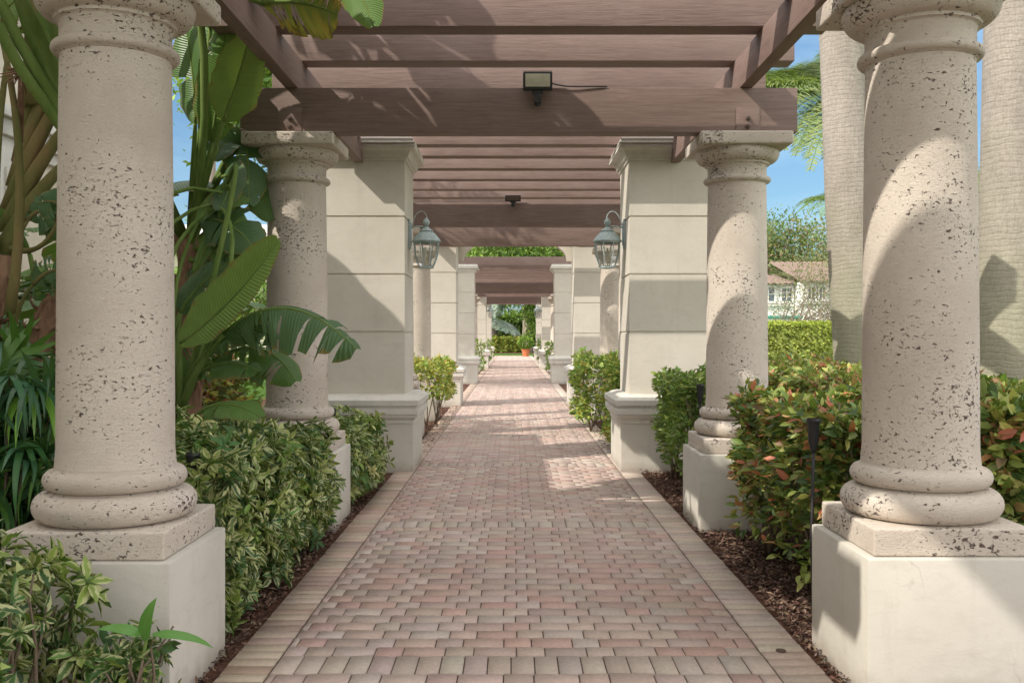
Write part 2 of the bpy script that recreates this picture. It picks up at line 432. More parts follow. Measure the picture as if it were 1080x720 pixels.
class Leaves:
    def __init__(s): s.V = []; s.F3 = []; s.F4 = []; s.C = []; s.UV = []; s.n = 0
    def add(s, tpl, pos, d, nrm, L, W, col):
        tv, tf = tpl
        pos = np.asarray(pos, float); N = len(pos)
        if N == 0: return
        d = norm(np.asarray(d, float)); nrm = np.asarray(nrm, float)
        side = norm(np.cross(nrm, d)); up = np.cross(d, side)
        L = np.broadcast_to(np.asarray(L, float), (N,)); W = np.broadcast_to(np.asarray(W, float), (N,))
        V = pos[:, None, :] + d[:, None, :] * (tv[None, :, 0:1] * L[:, None, None]) \
            + side[:, None, :] * (tv[None, :, 1:2] * W[:, None, None]) + up[:, None, :] * (tv[None, :, 2:3] * L[:, None, None])
        k = len(tv)
        base = s.n + np.arange(N)[:, None] * k
        for f in tf:
            arr = base + np.array(f)[None, :]
            (s.F3 if len(f) == 3 else s.F4).append(arr)
        s.V.append(V.reshape(-1, 3))
        col = np.asarray(col, float)
        if col.shape[-1] == 3: col = np.concatenate([col, np.ones(col.shape[:-1] + (1,))], -1)
        col = np.broadcast_to(col, (N, 4))
        s.C.append(np.repeat(col, k, axis=0))
        uv = np.stack([tv[:, 0], tv[:, 1] + 0.5], 1)
        s.UV.append(np.tile(uv, (N, 1)))
        s.n += N * k
    def raw(s, verts, faces, col, uv):
        k = len(verts)
        for f in faces:
            (s.F3 if len(f) == 3 else s.F4).append(np.array([f]) + s.n)
        s.V.append(np.array(verts, float)); c = np.array(col, float)
        if c.ndim == 1: c = np.tile(c, (k, 1))
        if c.shape[1] == 3: c = np.concatenate([c, np.ones((k, 1))], 1)
        s.C.append(c); s.UV.append(np.array(uv, float)); s.n += k
    def build(s, name, mat, parent=None, kind=None, smooth=False):
        V = np.concatenate(s.V); Cc = np.concatenate(s.C); U = np.concatenate(s.UV)
        f3 = np.concatenate(s.F3) if s.F3 else np.zeros((0, 3), int)
        f4 = np.concatenate(s.F4) if s.F4 else np.zeros((0, 4), int)
        me = bpy.data.meshes.new(name)
        me.vertices.add(len(V)); me.vertices.foreach_set('co', V.astype(np.float32).ravel())
        loops = np.concatenate([f3.ravel(), f4.ravel()]).astype(np.int32)
        me.loops.add(len(loops)); me.loops.foreach_set('vertex_index', loops)
        starts = np.concatenate([np.arange(len(f3)) * 3, len(f3) * 3 + np.arange(len(f4)) * 4]).astype(np.int32)
        me.polygons.add(len(starts)); me.polygons.foreach_set('loop_start', starts)
        me.update(calc_edges=True)
        if smooth: me.polygons.foreach_set('use_smooth', np.ones(len(starts), bool))
        a = me.color_attributes.new('col', 'FLOAT_COLOR', 'POINT'); a.data.foreach_set('color', Cc.astype(np.float32).ravel())
        uvl = me.uv_layers.new(name='uv'); uvl.data.foreach_set('uv', U[loops].astype(np.float32).ravel())
        me.materials.append(mat)
        o = bpy.data.objects.new(name, me); link(o)
        if parent: o.parent = parent
        if kind: o['kind'] = kind
        return o

def pick(pal, n, var=0.2):
    pal = np.array(pal, float)
    c = pal[RNG.integers(0, len(pal), n)]
    return np.clip(c * (1 + RNG.normal(0, var, (n, 1))) * (1 + RNG.normal(0, var * 0.3, (n, 3))), 0.004, 1)

def rdir(n): return norm(RNG.normal(0, 1, (n, 3)))

def shell_points(n, x0, x1, y0, y1, z0, z1, depth=0.25, bump=0.12, faces='ltfbr', round_r=0.15):
    """points biased to the skin of a lumpy rounded box; returns pos, outward"""
    c = np.array([(x0 + x1) / 2, (y0 + y1) / 2, (z0 + z1) / 2]); h = np.array([x1 - x0, y1 - y0, z1 - z0]) / 2
    areas = {'l': h[1] * h[2], 'r': h[1] * h[2], 'f': h[0] * h[2], 'b': h[0] * h[2], 't': h[0] * h[1]}
    ks = list(faces); w = np.array([areas[k] for k in ks]); w = w / w.sum()
    which = RNG.choice(len(ks), n, p=w)
    u = RNG.uniform(-1, 1, (n, 3)); out = np.zeros((n, 3))
    for i, k in enumerate(ks):
        m = which == i
        ax, sg = {'l': (0, -1), 'r': (0, 1), 'f': (1, -1), 'b': (1, 1), 't': (2, 1)}[k]
        u[m, ax] = sg; out[m, ax] = sg
    p = u * h
    # round the corners
    hr = np.maximum(h - round_r, 0.01)
    q = np.clip(p, -hr, hr); dv = p - q
    ln = np.linalg.norm(dv, axis=1, keepdims=True)
    p = q + dv / np.maximum(ln, 1e-6) * np.minimum(ln, round_r)
    out = norm(out + dv / np.maximum(ln, 1e-6) * 0.8 * (ln > 1e-6))
    # lumps
    ph = p * 4.3 + c
    lump = (np.sin(ph[:, 0] * 1.7 + np.sin(ph[:, 1] * 1.3)) * np.sin(ph[:, 1] * 1.9 + 1.3 + np.sin(ph[:, 2] * 2.1)) + 0.6 * np.sin(ph[:, 2] * 3.1 + ph[:, 0] * 2.3)) * bump
    dd = RNG.exponential(depth, n)
    p = p + out * (lump - dd)[:, None] + c
    p[:, 2] = np.maximum(p[:, 2], 0.05)
    return p, out, np.clip(dd / (depth * 2.5), 0, 1)

def hedge(name, label, cat, bx, n, size, pal, mat, group=None, faces='ltfbr', depth=0.12, bump=0.06, tpl=None, whorl=1,
          stems=8, core=False, aspect=0.45, open_bottom=0.0, pal_in=None, round_r=0.15, droop=0.0, hi=None, varalpha=1.0):
    x0, x1, y0, y1, z0, z1 = bx
    t = thing(name, label, cat, ((x0 + x1) / 2, (y0 + y1) / 2, 0), 0, group)
    off = np.array([(x0 + x1) / 2, (y0 + y1) / 2, 0])
    L = Leaves()
    p, out, dd = shell_points(n, x0, x1, y0, y1, z0, z1, depth, bump, faces, round_r)
    if open_bottom > 0:
        keep = RNG.random(n) < np.clip((p[:, 2] - z0) / open_bottom, 0.12, 1)
        p, out, dd = p[keep], out[keep], dd[keep]; n = len(p)
    p = p - off
    basec = pick(pal, n, 0.18)
    tp = tpl or TL
    axis = norm(out + RNG.normal(0, 0.45, (n, 3)) + np.array([0, 0, 0.45]))
    if whorl > 1:
        k = whorl
        a = np.repeat(axis, k, 0)
        tmp = norm(np.cross(a, rdir(len(a))))
        ang = np.tile(np.arange(k) * 2 * PI / k, n) + np.repeat(RNG.uniform(0, 6, n), k)
        ref = np.repeat(norm(np.cross(axis, rdir(n))), k, 0)
        b2 = np.cross(a, ref)
        rad = ref * np.cos(ang)[:, None] + b2 * np.sin(ang)[:, None]
        d = norm(rad + a * RNG.uniform(0.0, 0.9, (len(a), 1)) + RNG.normal(0, .22, a.shape) + np.array([0, 0, -droop]))
        pos = np.repeat(p, k, 0) + d * size * 0.12
        sc = np.repeat(RNG.uniform(0.55, 1.25, n), k) * RNG.uniform(0.6, 1.15, len(a))
        col = np.repeat(basec, k, 0) * RNG.uniform(0.7, 1.3, (len(a), 1))
        alpha = np.repeat((RNG.random(n) < varalpha).astype(float) * RNG.uniform(0.5, 1, n), k)
        nr = a + RNG.normal(0, 0.25, a.shape)
        L.add(tp, pos, d, nr, size * sc, size * sc * aspect, np.concatenate([np.clip(col, 0, 1), alpha[:, None]], 1))
    else:
        d = norm(axis * [1, 1, .45] + RNG.normal(0, 0.6, (n, 3)) * [1, 1, .75] + np.array([0, 0, -.05 - droop]))
        nr = norm(out * 0.6 + RNG.normal(0, 0.6, (n, 3)) + np.array([0, 0, 0.7]))
        sc = RNG.uniform(0.55, 1.25, n)
        alpha = (RNG.random(n) < varalpha).astype(float)
        L.add(tp, p, d, nr, size * sc, size * sc * aspect, np.concatenate([basec, alpha[:, None]], 1))
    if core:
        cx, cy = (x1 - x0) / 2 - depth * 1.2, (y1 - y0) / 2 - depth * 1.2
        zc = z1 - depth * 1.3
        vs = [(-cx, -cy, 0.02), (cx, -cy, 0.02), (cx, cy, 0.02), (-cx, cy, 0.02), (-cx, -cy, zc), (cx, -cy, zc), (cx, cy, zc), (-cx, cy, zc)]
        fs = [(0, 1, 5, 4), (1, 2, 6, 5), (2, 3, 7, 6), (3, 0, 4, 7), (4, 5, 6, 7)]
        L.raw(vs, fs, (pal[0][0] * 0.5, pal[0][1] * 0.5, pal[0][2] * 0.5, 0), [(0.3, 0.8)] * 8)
    L.build('foliage', mat, t)
    if stems:
        bm = bmesh.new()
        for i in range(stems):
            sx = random.uniform(x0 + .12, x1 - .12) - off[0]; sy = random.uniform(y0 + .1, y1 - .1) - off[1]
            for k in range(3):
                ex = sx + random.uniform(-.28, .28); ey = sy + random.uniform(-.28, .28); ez = z1 * random.uniform(.6, .93)
                ex = min(max(ex, x0 - off[0] + .03), x1 - off[0] - .03); ey = min(max(ey, y0 - off[1] + .03), y1 - off[1] - .03)
                m = Vector(((sx + ex) / 2 + random.uniform(-.08, .08), (sy + ey) / 2 + random.uniform(-.08, .08), ez * .45))
                tube(bm, bez((sx, sy, 0), m, (ex, ey, ez), 5), [.011, .009, .008, .006, .004], 5)
        obj('stems', bm, M['twig'], t, True)
    return t

# ------------------------------------------------------------------ ground, walk
def sheet(name, x0, x1, y0, y1, z, mat, kind='structure'):
    bm = bmesh.new()
    bm.faces.new([bm.verts.new(v) for v in ((x0, y0, z), (x1, y0, z), (x1, y1, z), (x0, y1, z))])
    return obj(name, bm, mat, kind=kind)
sheet('ground', -600, 600, -200, 1500, -0.06, M['grass'])
sheet('planting_bed', -6, C - 1.345, -4, 58, -0.012, M['mulch'])
sheet('planting_bed', C + 1.345, 7.5, -4, 58, -0.012, M['mulch'])
sheet('planting_bed', C - 12, C + 12, 76, 90, -0.012, M['mulch'])
sheet('path_bed', C - 1.35, C + 1.35, -4, 68, -0.008, M['sand'])
sheet('driveway', 10.2, 60, 22, 33, -0.05, M['asphalt'])

def brick_mesh(name, rects, kind='structure'):
    """rects: (x0,x1,y0,y1,colour) -> small chamfered paver tops in one sheet"""
    R = np.array([r[:4] for r in rects]); Cc = np.array([r[4] for r in rects]); N = len(R)
    ch = 0.0018
    zt = RNG.normal(0.0, 0.0012, N)
    tx = RNG.normal(0, 0.0012, (N, 2))
    V = np.zeros((N, 12, 3))
    for lvl, (ins, dz) in enumerate(((0, -0.02), (0, -0.004), (ch, 0.0))):
        for k, (a, b) in enumerate(((0, 2), (1, 2), (1, 3), (0, 3))):
            sx = 1 if a == 0 else -1; sy = 1 if b == 2 else -1
            V[:, lvl * 4 + k, 0] = R[:, a] + sx * (0.0030 + ins); V[:, lvl * 4 + k, 1] = R[:, b] + sy * (0.001 + ins)
            V[:, lvl * 4 + k, 2] = zt + dz - sx * tx[:, 0] - sy * tx[:, 1]
    fs = []
    for l in (0, 1):
        for k in range(4):
            j = (k + 1) % 4; fs.append((l * 4 + k, l * 4 + j, l * 4 + 4 + j, l * 4 + 4 + k))
    fs.append((8, 9, 10, 11))
    L = Leaves(); L.V = [V.reshape(-1, 3)]; L.C = [np.repeat(np.concatenate([Cc, np.ones((N, 1))], 1), 12, 0)]
    L.UV = [np.zeros((N * 12, 2))]; base = np.arange(N)[:, None] * 12
    L.F4 = [base + np.array(f)[None] for f in fs]
    return L.build(name, M['brick'], kind=kind)

PALB = [(0.50, 0.37, 0.32), (0.53, 0.42, 0.365), (0.50, 0.325, 0.28), (0.46, 0.35, 0.30), (0.49, 0.305, 0.26), (0.55, 0.46, 0.40), (0.44, 0.325, 0.28), (0.53, 0.40, 0.34)]
PALT = [(0.57, 0.475, 0.40), (0.53, 0.435, 0.37), (0.60, 0.505, 0.425), (0.55, 0.44, 0.375)]
PALL = [(0.50, 0.38, 0.31), (0.47, 0.35, 0.29), (0.54, 0.43, 0.35), (0.45, 0.33, 0.27)]
rects = []
XI = 1.125
bands = [1.2, 4.22, 7.42, 10.9, 13.97, 16.95, 20.2, 23.6, 27.0, 29.6, 33, 36.2, 39.4, 42.5, 45.6, 49, 52.5, 56, 60, 64]
y = -3.0; row = 0; bi = 0
while y < 68:
    while bi < len(bands) and bands[bi] < y - 0.01: bi += 1
    if bi < len(bands) and y >= bands[bi] - 0.13:
        nb = 21; w = 2 * XI / nb
        for i in range(nb):
            c = pick([(.50, .42, .36), (.47, .39, .34), (.52, .45, .385)], 1, 0.05)[0]
            rects.append((C - XI + i * w, C - XI + (i + 1) * w, y, y + 0.235, c))
        y += 0.235; bi += 1; continue
    xx = C - XI - (0.066 if row % 2 else 0.0) - 0.1; kk = 0; xs = [C - XI]
    while xx < C + XI:
        xx += (0.200 if kk % 2 == 0 else 0.133) * random.uniform(.985, 1.015); kk += 1
        if C - XI + 0.03 < xx < C + XI - 0.03: xs.append(xx)
    xs.append(C + XI)
    for a, b in zip(xs, xs[1:]):
        c = pick(PALB, 1, 0.07)[0]; c = np.minimum((c * .80 + np.array([.50, .43, .40]) * .28) * [.975, .97, .965], 1)
        rects.append((a, b, y, y + 0.129, c))
    y += 0.129; row += 1
brick_mesh('brick_path', rects)
rl, rr = [], []
y = -3.0
while y < 68:
    for s, acc, pal in ((-1, rl, PALL), (1, rr, PALT)):
        a, b = (C - 1.345, C - XI - 0.004) if s < 0 else (C + XI + 0.004, C + 1.345)
        acc.append((a, b, y, y + 0.1, pick(pal, 1, 0.09)[0]))
    y += 0.1
brick_mesh('path_border', rl); brick_mesh('path_border', rr)
# little drain set in the right border
bm = bmesh.new(); lathe(bm, [(0.024, 0.0005), (0.024, 0.006), (0.019, 0.007), (0.018, 0.0045), (0.010, 0.0045), (0.009, 0.0065), (0.001, 0.0065)], 20)
dr = obj('drain_cap', bm, M['steel'], None, True, 40); dr.location = (1.272, 4.5, 0)
tag(dr, 'small round metal cap set into the tan right hand border of the brick walk', 'drain cap')

# mulch chips
def chips(name, boxes):
    L = Leaves()
    for x0, x1, y0, y1, n in boxes:
        p = np.stack([RNG.uniform(x0, x1, n), RNG.uniform(y0, y1, n), RNG.uniform(-0.012, 0.022, n)], 1)
        d = rdir(n); d[:, 2] *= 0.3; nr = np.tile([0, 0, 1.0], (n, 1)) + RNG.normal(0, 0.5, (n, 3))
        c = pick([(0.17, 0.085, 0.058), (0.11, 0.055, 0.038), (0.24, 0.145, 0.105), (0.07, 0.038, 0.028), (0.30, 0.21, 0.15)], n, 0.2)
        L.add(TQ, p, d, nr, RNG.uniform(0.015, 0.06, n), RNG.uniform(0.008, 0.022, n), c)
    o = L.build(name, M['chip'], kind='stuff')
    return tag(o, 'loose brown bark mulch chips and dead leaves scattered over the planting beds', 'mulch')
chips('mulch', [(1.41, 2.3, 3.6, 7.4, 16000), (1.41, 2.2, 7.3, 10.6, 5000), (-1.75, -1.32, 3.6, 9.9, 8000), (1.2, 1.8, 11.5, 20, 2500), (-1.7, -1.1, 11.5, 20, 2500)])

# ------------------------------------------------------------------ columns
def make_column(name, label):
    t = thing(name, label, 'column', (0, 0, 0), 0, 'round coral stone columns along the walk')
    box('pedestal', -.367, .367, -.367, .367, -0.05, .588, M['stucco_ped'], t, 0.012)
    box('plinth', -.33, .33, -.33, .33, .590, .705, M['coral_heavy'], t, 0.012, seg=3)
    bm = bmesh.new()
    pr = [(.285, .706)]
    for i in range(13):
        a = -PI / 2 + PI * i / 12; pr.append((.275 + .062 * math.cos(a), .770 + .062 * math.sin(a)))
    for i in range(13):
        a = -PI / 2 + PI * i / 12; pr.append((.253 + .042 * math.cos(a), .882 + .042 * math.sin(a)))
    pr += [(.250, .928), (.247, .938)]
    lathe(bm, pr, 64); obj('base', bm, M['coral_heavy'], t, True, 50)
    bm = bmesh.new()
    pr = []
    for i in range(25):
        f = i / 24; pr.append((.2425 - .014 * f ** 1.6 + (0.006 * max(0, 1 - f * 30)), .936 + (2.695 - .936) * f))
    lathe(bm, pr, 64, cap=False); obj('shaft', bm, M['coral'], t, True, 50)
    bm = bmesh.new()
    pr = [(.2286, 2.694), (.235, 2.700)]
    for i in range(9):
        a = -PI / 2 + PI * i / 8; pr.append((.238 + .026 * math.cos(a), 2.726 + .024 * math.sin(a)))
    pr += [(.232, 2.752), (.230, 2.765), (.231, 2.83), (.238, 2.838), (.252, 2.842), (.252, 2.856)]
    for i in range(9):
        a = -PI / 2 + PI / 2 * i / 8; pr.append((.262 + .068 * math.cos(a), 2.936 + .076 * math.sin(a)))
    pr += [(.318, 2.962)]
    lathe(bm, pr, 64); obj('capital', bm, M['coral_heavy'], t, True, 45)
    box('abacus', -.352, .352, -.352, .352, 2.960, 3.058, M['coral_heavy'], t, 0.014, seg=3)
    return t

cl = C - 1.75 - 0.01; cr = C + 1.75 + 0.01
col0 = make_column('round_column', 'pitted coral stone column at the front left, foreground plants at its pedestal')
col0.location = (C - 1.78, 4.15, 0)
specs = [((C + 1.765, 4.22), 'pitted coral stone column at the front right, curved sun arc across its shaft'),
         ((C - 1.775, 7.60), 'coral stone column left of the walk, crossed by a drooping paddle leaf'),
         ((C + 1.745, 7.58), 'coral stone column on the right under the big beam, hedge at its foot'),
         ((C - 1.75, 13.97), 'round column just behind the left lantern, small clipped hedge hiding its base'),
         ((C + 1.75, 13.97), 'round column just behind the right lantern, yellow green hedge at its base'),
         ((C - 1.75, 16.95), 'second round column past the left lantern'),
         ((C + 1.75, 16.95), 'second round column past the right lantern')]
for k, yy in enumerate((33.0, 36.2, 39.3, 45.6, 49.0)):
    w = ['first', 'second', 'third', 'fourth', 'fifth'][k]
    for s, sd in ((-1, 'left'), (1, 'right')):
        specs.append(((C + s * 1.75, yy), f'{w} small distant round column beyond the arch, {sd} side'))
for (x, y), lab in specs:
    dup(col0, (x, y, 0), lab, group='round coral stone columns along the walk')

# ------------------------------------------------------------------ square pillars
def make_pillar(name, label):
    t = thing(name, label, 'pillar', (0, 0, 0), 0, 'square stucco pillars along the walk')
    bm = bmesh.new(); sq_sweep(bm, .61, .55, [(0, -.05), (0, .55)])
    obj('pedestal', bm, M['stucco_ped'], t)
    bm = bmesh.new()
    sq_sweep(bm, .61, .55, [(.0, .530), (.012, .532), (.012, .565), (.045, .600), (.048, .628), (.062, .632), (.065, .690), (.045, .696), (.045, .720), (.070, .727), (.075, .785), (.055, .800), (-.02, .836), (-.06, .845)])
    obj('pedestal_cap', bm, M['trim'], t, True, 28)
    bm = bmesh.new()
    pr = [(0, .842)]
    for zz in (1.53, 2.17, 2.81):
        pr += [(0, zz - .012), (-.014, zz - .008), (-.014, zz + .008), (0, zz + .012)]
    pr += [(0, 3.43)]
    sq_sweep(bm, .51, .45, pr)
    obj('shaft', bm, M['stucco'], t)
    bm = bmesh.new()
    sq_sweep(bm, .51, .45, [(.0, 3.425), (.018, 3.427), (.018, 3.455), (.04, 3.460)] + [(.045 + .062 * (1 - math.cos(i * PI / 10)), 3.465 + .075 * math.sin(i * PI / 10)) for i in range(6)] + [(.112, 3.545), (.125, 3.55), (.125, 3.575)] + [(.125 - .022 * (1 - math.sin(PI * i / 8)), 3.59 + .035 * i / 8) for i in range(9)] + [(.105, 3.655), (.09, 3.67)])
    obj('capital', bm, M['trim'], t, True, 28)
    return t
PX = 1.755
pil0 = make_pillar('square_pillar', 'large cream square pillar on the left holding the left lantern')
pil0.location = (C - PX, 10.95, 0)
names = [((C + PX, 10.95), 'large cream square pillar on the right holding the right lantern'),
         ((C - PX, 20.4), 'cream square pillar carrying the left end of the arch'),
         ((C + PX, 20.4), 'cream square pillar carrying the right end of the arch, slanting sun streaks'),
         ((C - PX, 29.75), 'shaded square pillar seen through the arch, nearest one on the left'),
         ((C + PX, 29.75), 'shaded square pillar seen through the arch, nearest one on the right'),
         ((C - PX, 42.5), 'small distant pale square pillar left, with a tiny lantern'),
         ((C + PX, 42.5), 'small distant pale square pillar right, with a tiny lantern'),
         ((C - PX, 53.0), 'farthest thin square pillar at the left end of the walk'),
         ((C + PX, 53.0), 'farthest thin square pillar at the right end of the walk')]
for (x, y), lab in names:
    dup(pil0, (x, y, 0), lab, group='square stucco pillars along the walk')

# arch between the second pair of pillars
def arch(name, label, y0, y1, half, z0, b, ztop, a):
    t = thing(name, label, 'arch', (C, y0, 0))
    bm = bmesh.new(); n = 40
    lo = [(-half, z0), (-a, z0)] + [(-a * math.cos(PI * i / n), z0 + b * math.sin(PI * i / n)) for i in range(1, n)] + [(a, z0), (half, z0)]
    for yy in (0, y1 - y0):
        pass
    f0 = [bm.verts.new((x, 0, z)) for x, z in lo]; f1 = [bm.verts.new((x, y1 - y0, z)) for x, z in lo]
    t0 = [bm.verts.new((x, 0, ztop)) for x, z in lo]; t1 = [bm.verts.new((x, y1 - y0, ztop)) for x, z in lo]
    for i in range(len(lo) - 1):
        bm.faces.new((f0[i], f0[i + 1], t0[i + 1], t0[i])); bm.faces.new((f1[i + 1], f1[i], t1[i], t1[i + 1]))
        bm.faces.new((f0[i + 1], f0[i], f1[i], f1[i + 1])); bm.faces.new((t0[i], t0[i + 1], t1[i + 1], t1[i]))
    obj('arch_panel', bm, M['stucco'], t)
    bm = bmesh.new(); add_box(bm, -half, half, -.06, y1 - y0 + .06, ztop + .003, ztop + .12, .015)
    obj('coping', bm, M['trim'], t, True, 30)
    return t
arch('stucco_arch', 'shallow cream stucco arch spanning the walk between two square pillars', 20.9, 21.2, 1.243, 3.12, 0.56, 3.95, 1.15)

# ------------------------------------------------------------------ pergola timber
def pergola(name, label, ys0, ys1, crosses, joists, plates=()):
    t = thing(name, label, 'pergola roof', (C, ys0, 0), 0, 'brown timber pergola roofs')
    o = ys0
    for s in (-1, 1):
        x = s * 1.755
        bx_ = box('side_beam', x - .05, x + .05, 0, ys1 - o, 3.405, 3.655, M['woody'], t, 0.006)
    for yy in crosses:
        cb = box('cross_beam', -2.15, 2.15, yy - o, yy - o + .165, 3.060, 3.404, M['woodx'], t, 0.008)
        if yy in plates:
            for s in (-1, 1):
                pl = box('bracket_plate', s * 1.765 - .09, s * 1.765 + .09, yy - o - .007, yy - o - .001, 3.062, 3.25, M['woodx'], cb, 0.002)
                for zz in (3.10, 3.165):
                    bm = bmesh.new()
                    lathe(bm, [(.0, 0), (.019, 0), (.019, .010), (.013, .012), (.013, .028), (.010, .032), (0.001, .032)], 12, cap=False)
                    bmesh.ops.rotate(bm, verts=bm.verts, cent=(0, 0, 0), matrix=Matrix.Rotation(PI / 2, 3, 'X'))
                    bmesh.ops.translate(bm, verts=bm.verts, vec=(s * 1.765, yy - o - .007, zz))
                    obj('bolt', bm, M['steel'], cb, True, 40)
    for k, yy in enumerate(joists):
        e = random.uniform(-.02, .02)
        box('rafter', -2.17 + e, 2.18 + e, yy - o, yy - o + .20, 3.657, 3.925, M['woodx'], t, 0.006)
    return t
J1 = [2.38, 3.2, 4.1, 5.0, 5.9, 6.63, 7.47, 8.35, 9.23, 10.08, 10.75, 11.44, 12.3, 13.15, 14.05, 14.9, 15.75, 16.6, 17.45, 18.3, 19.15, 20.0]
pergola('pergola_roof', 'brown timber pergola roof of cross beams and rafters overhead, nearest one', 2.1, 20.3, [3.93, 7.31, 13.67, 16.65], J1, (3.93, 7.31))
t = thing('blocker', 'unseen stucco porch behind the viewpoint where the walk begins', 'blocker', (C, -3, 0))  # unseen roof slab on posts, added and shaped to shadow the front right column
box('roof', -3.6, 4.6, 0, 4.6, 5.93, 6.12, M['stucco'], t, .02)
for xx in (-3.5, 4.0):
    for yy in (.1,): box('post', xx, xx + .5, yy, yy + .5, -.05, 5.927, M['stucco'], t, .01)
J2 = [29.45 + .86 * k for k in range(28)]
pergola('pergola_roof', 'small far pergola roof seen through the arch, over the distant end of the walk', 29.3, 53.4, [32.6, 35.9, 39.0, 45.3, 48.7], J2)

# ------------------------------------------------------------------ lanterns
def make_lantern(name, label):
    t = thing(name, label, 'lantern', (0, 0, 0), 0, 'verdigris wall lanterns on the pillars')
    # origin at wall plate, body hangs toward +x
    V = M['verdigris']
    bm = bmesh.new(); add_box(bm, 0, .018, -.055, .055, -.17, .17, .006); add_box(bm, .018, .03, -.03, .03, -.13, .13, .004)
    obj('back_plate', bm, V, t, True, 35)
    bm = bmesh.new()
    tube(bm, [(.02, 0, .07), (.08, 0, .085), (.20, 0, .085)], .009, 8)
    n = 22
    pts = []
    for i in range(n):
        a = PI * i / (n - 1) * 1.15
        pts.append((.13 + .085 * math.cos(a - .25), 0, .12 + .14 * math.sin(a - .1) * 1.0))
    tube(bm, pts, .006, 6)
    obj('bracket_arm', bm, V, t, True)
    cx = .20; zb = -.34
    def ring(r, z, th=.008, seg=8):
        return [(cx + r * math.cos(2 * PI * (i + .5) / seg), r * math.sin(2 * PI * (i + .5) / seg), z) for i in range(seg)]
    prof = [(.080, -.385), (.108, -.33), (.134, -.25), (.146, -.17), (.148, -.095)]
    fr = bmesh.new()
    for i in range(8):
        a = 2 * PI * (i + .5) / 8
        tube(fr, [(cx + r * math.cos(a), r * math.sin(a), z) for r, z in prof], .0065, 6)
    for r, z, th in ((.080, -.387, .010), (.148, -.095, .012)):
        pts = ring(r, z); pts.append(pts[0]); tube(fr, pts, th, 6)
    add = bmesh.new(); add.free()
    lathe(fr, [(.001, -.402), (.05, -.400), (.082, -.392), (.082, -.384), (.001, -.384)], 16, cx=cx, cap=False)
    obj('frame', fr, V, t, True, 40)
    bm = bmesh.new(); lathe(bm, [(r - .003, z) for r, z in prof], 8, cx=cx, cap=False)
    bmesh.ops.rotate(bm, verts=bm.verts, cent=(cx, 0, 0), matrix=Matrix.Rotation(PI / 8, 3, 'Z'))
    obj('glass', bm, M['glass'], t)
    bm = bmesh.new()
    lathe(bm, [(.165, -.092), (.168, -.082), (.150, -.055), (.105, .0), (.075, .022), (.072, .030), (.082, .036), (.060, .052), (.032, .070), (.022, .085), (.03, .092)]
          + [(.006 + .034 * math.sin(PI * (i + .6) / 8) ** .8, .092 + .085 * i / 7) for i in range(8)] + [(.004, .19)], 16, cx=cx, cap=False)
    obj('roof', bm, V, t, True, 40)
    bm = bmesh.new()
    for k in range(3):
        a = 2 * PI * k / 3 + .4
        xx, yy = cx + .042 * math.cos(a), .042 * math.sin(a)
        tube(bm, [(cx, 0, -.383), (xx, yy, -.34), (xx, yy, -.26)], .006, 6)
        tube(bm, [(xx, yy, -.26), (xx, yy, -.16)], .012, 8)
    obj('candles', bm, M['candle'], t, True, 40)
    return t
lan = make_lantern('wall_lantern', 'verdigris glass lantern on the left pillar at the front, facing the walk')
lan.location = (C - 1.243, 10.92, 2.66)
dup(lan, (C + 1.243, 10.92, 2.66), 'verdigris glass lantern on the right pillar at the front, facing the walk', rotz=PI)
dup(lan, (C - 1.243, 42.5, 2.66), 'tiny far lantern on a distant left pillar', rotz=0)
dup(lan, (C + 1.243, 42.5, 2.66), 'tiny far lantern on a distant right pillar', rotz=PI)

# ------------------------------------------------------------------ floodlights
def flood(name, label, loc, s=1.0):
    t = thing(name, label, 'floodlight', loc)
    t.scale = (s, s, s)
    bm = bmesh.new(); add_box(bm, -.112, .112, -.03, .02, -.068, .068, .006)
    for i in range(15):
        x = -.10 + i * .0143; add_box(bm, x, x + .005, -.02, .035, .069, .080)
    obj('housing', bm, M['black'], t, True, 35)
    box('lens', -.094, .094, -.036, -.0305, -.050, .050, M['lens'], t, .002)
    bm = bmesh.new(); add_box(bm, -.042, .042, -.022, -.002, -.098, -.0685, .003); add_box(bm, -.024, .024, -.028, .006, -.17, -.099, .008)
    tube(bm, [(0, 0, -.145), (0, .03, -.16)], .028, 12); tube(bm, [(0, .0, -.165), (0, .005, -.19)], .02, 10)
    obj('mount', bm, M['black'], t, True, 35)
    return t
fl = flood('floodlight', 'black square floodlight fixed to the front cross beam', P(567, 86, 7.26))
bm = bmesh.new()
tube(bm, bez(P(576, 86, 7.29), P(592, 92, 7.29), P(606, 91.2, 7.29), 8) + [P(640, 91.5, 7.305)], .006, 6)
o = obj('cable', bm, M['black'], None, True)
tag(o, 'thin black cable running right from the floodlight along the beam top', 'cable')
f2 = flood('floodlight', 'tiny dark floodlight on the second visible cross beam, deeper in', P(541, 209.5, 13.6), 1.0)
f2.scale = (1.0, .9, .62); [c for c in f2.children if c.name.startswith('lens')][0].data = [c for c in f2.children if c.name.startswith('lens')][0].data.copy(); [c for c in f2.children if c.name.startswith('lens')][0].data.materials[0] = M['steel']

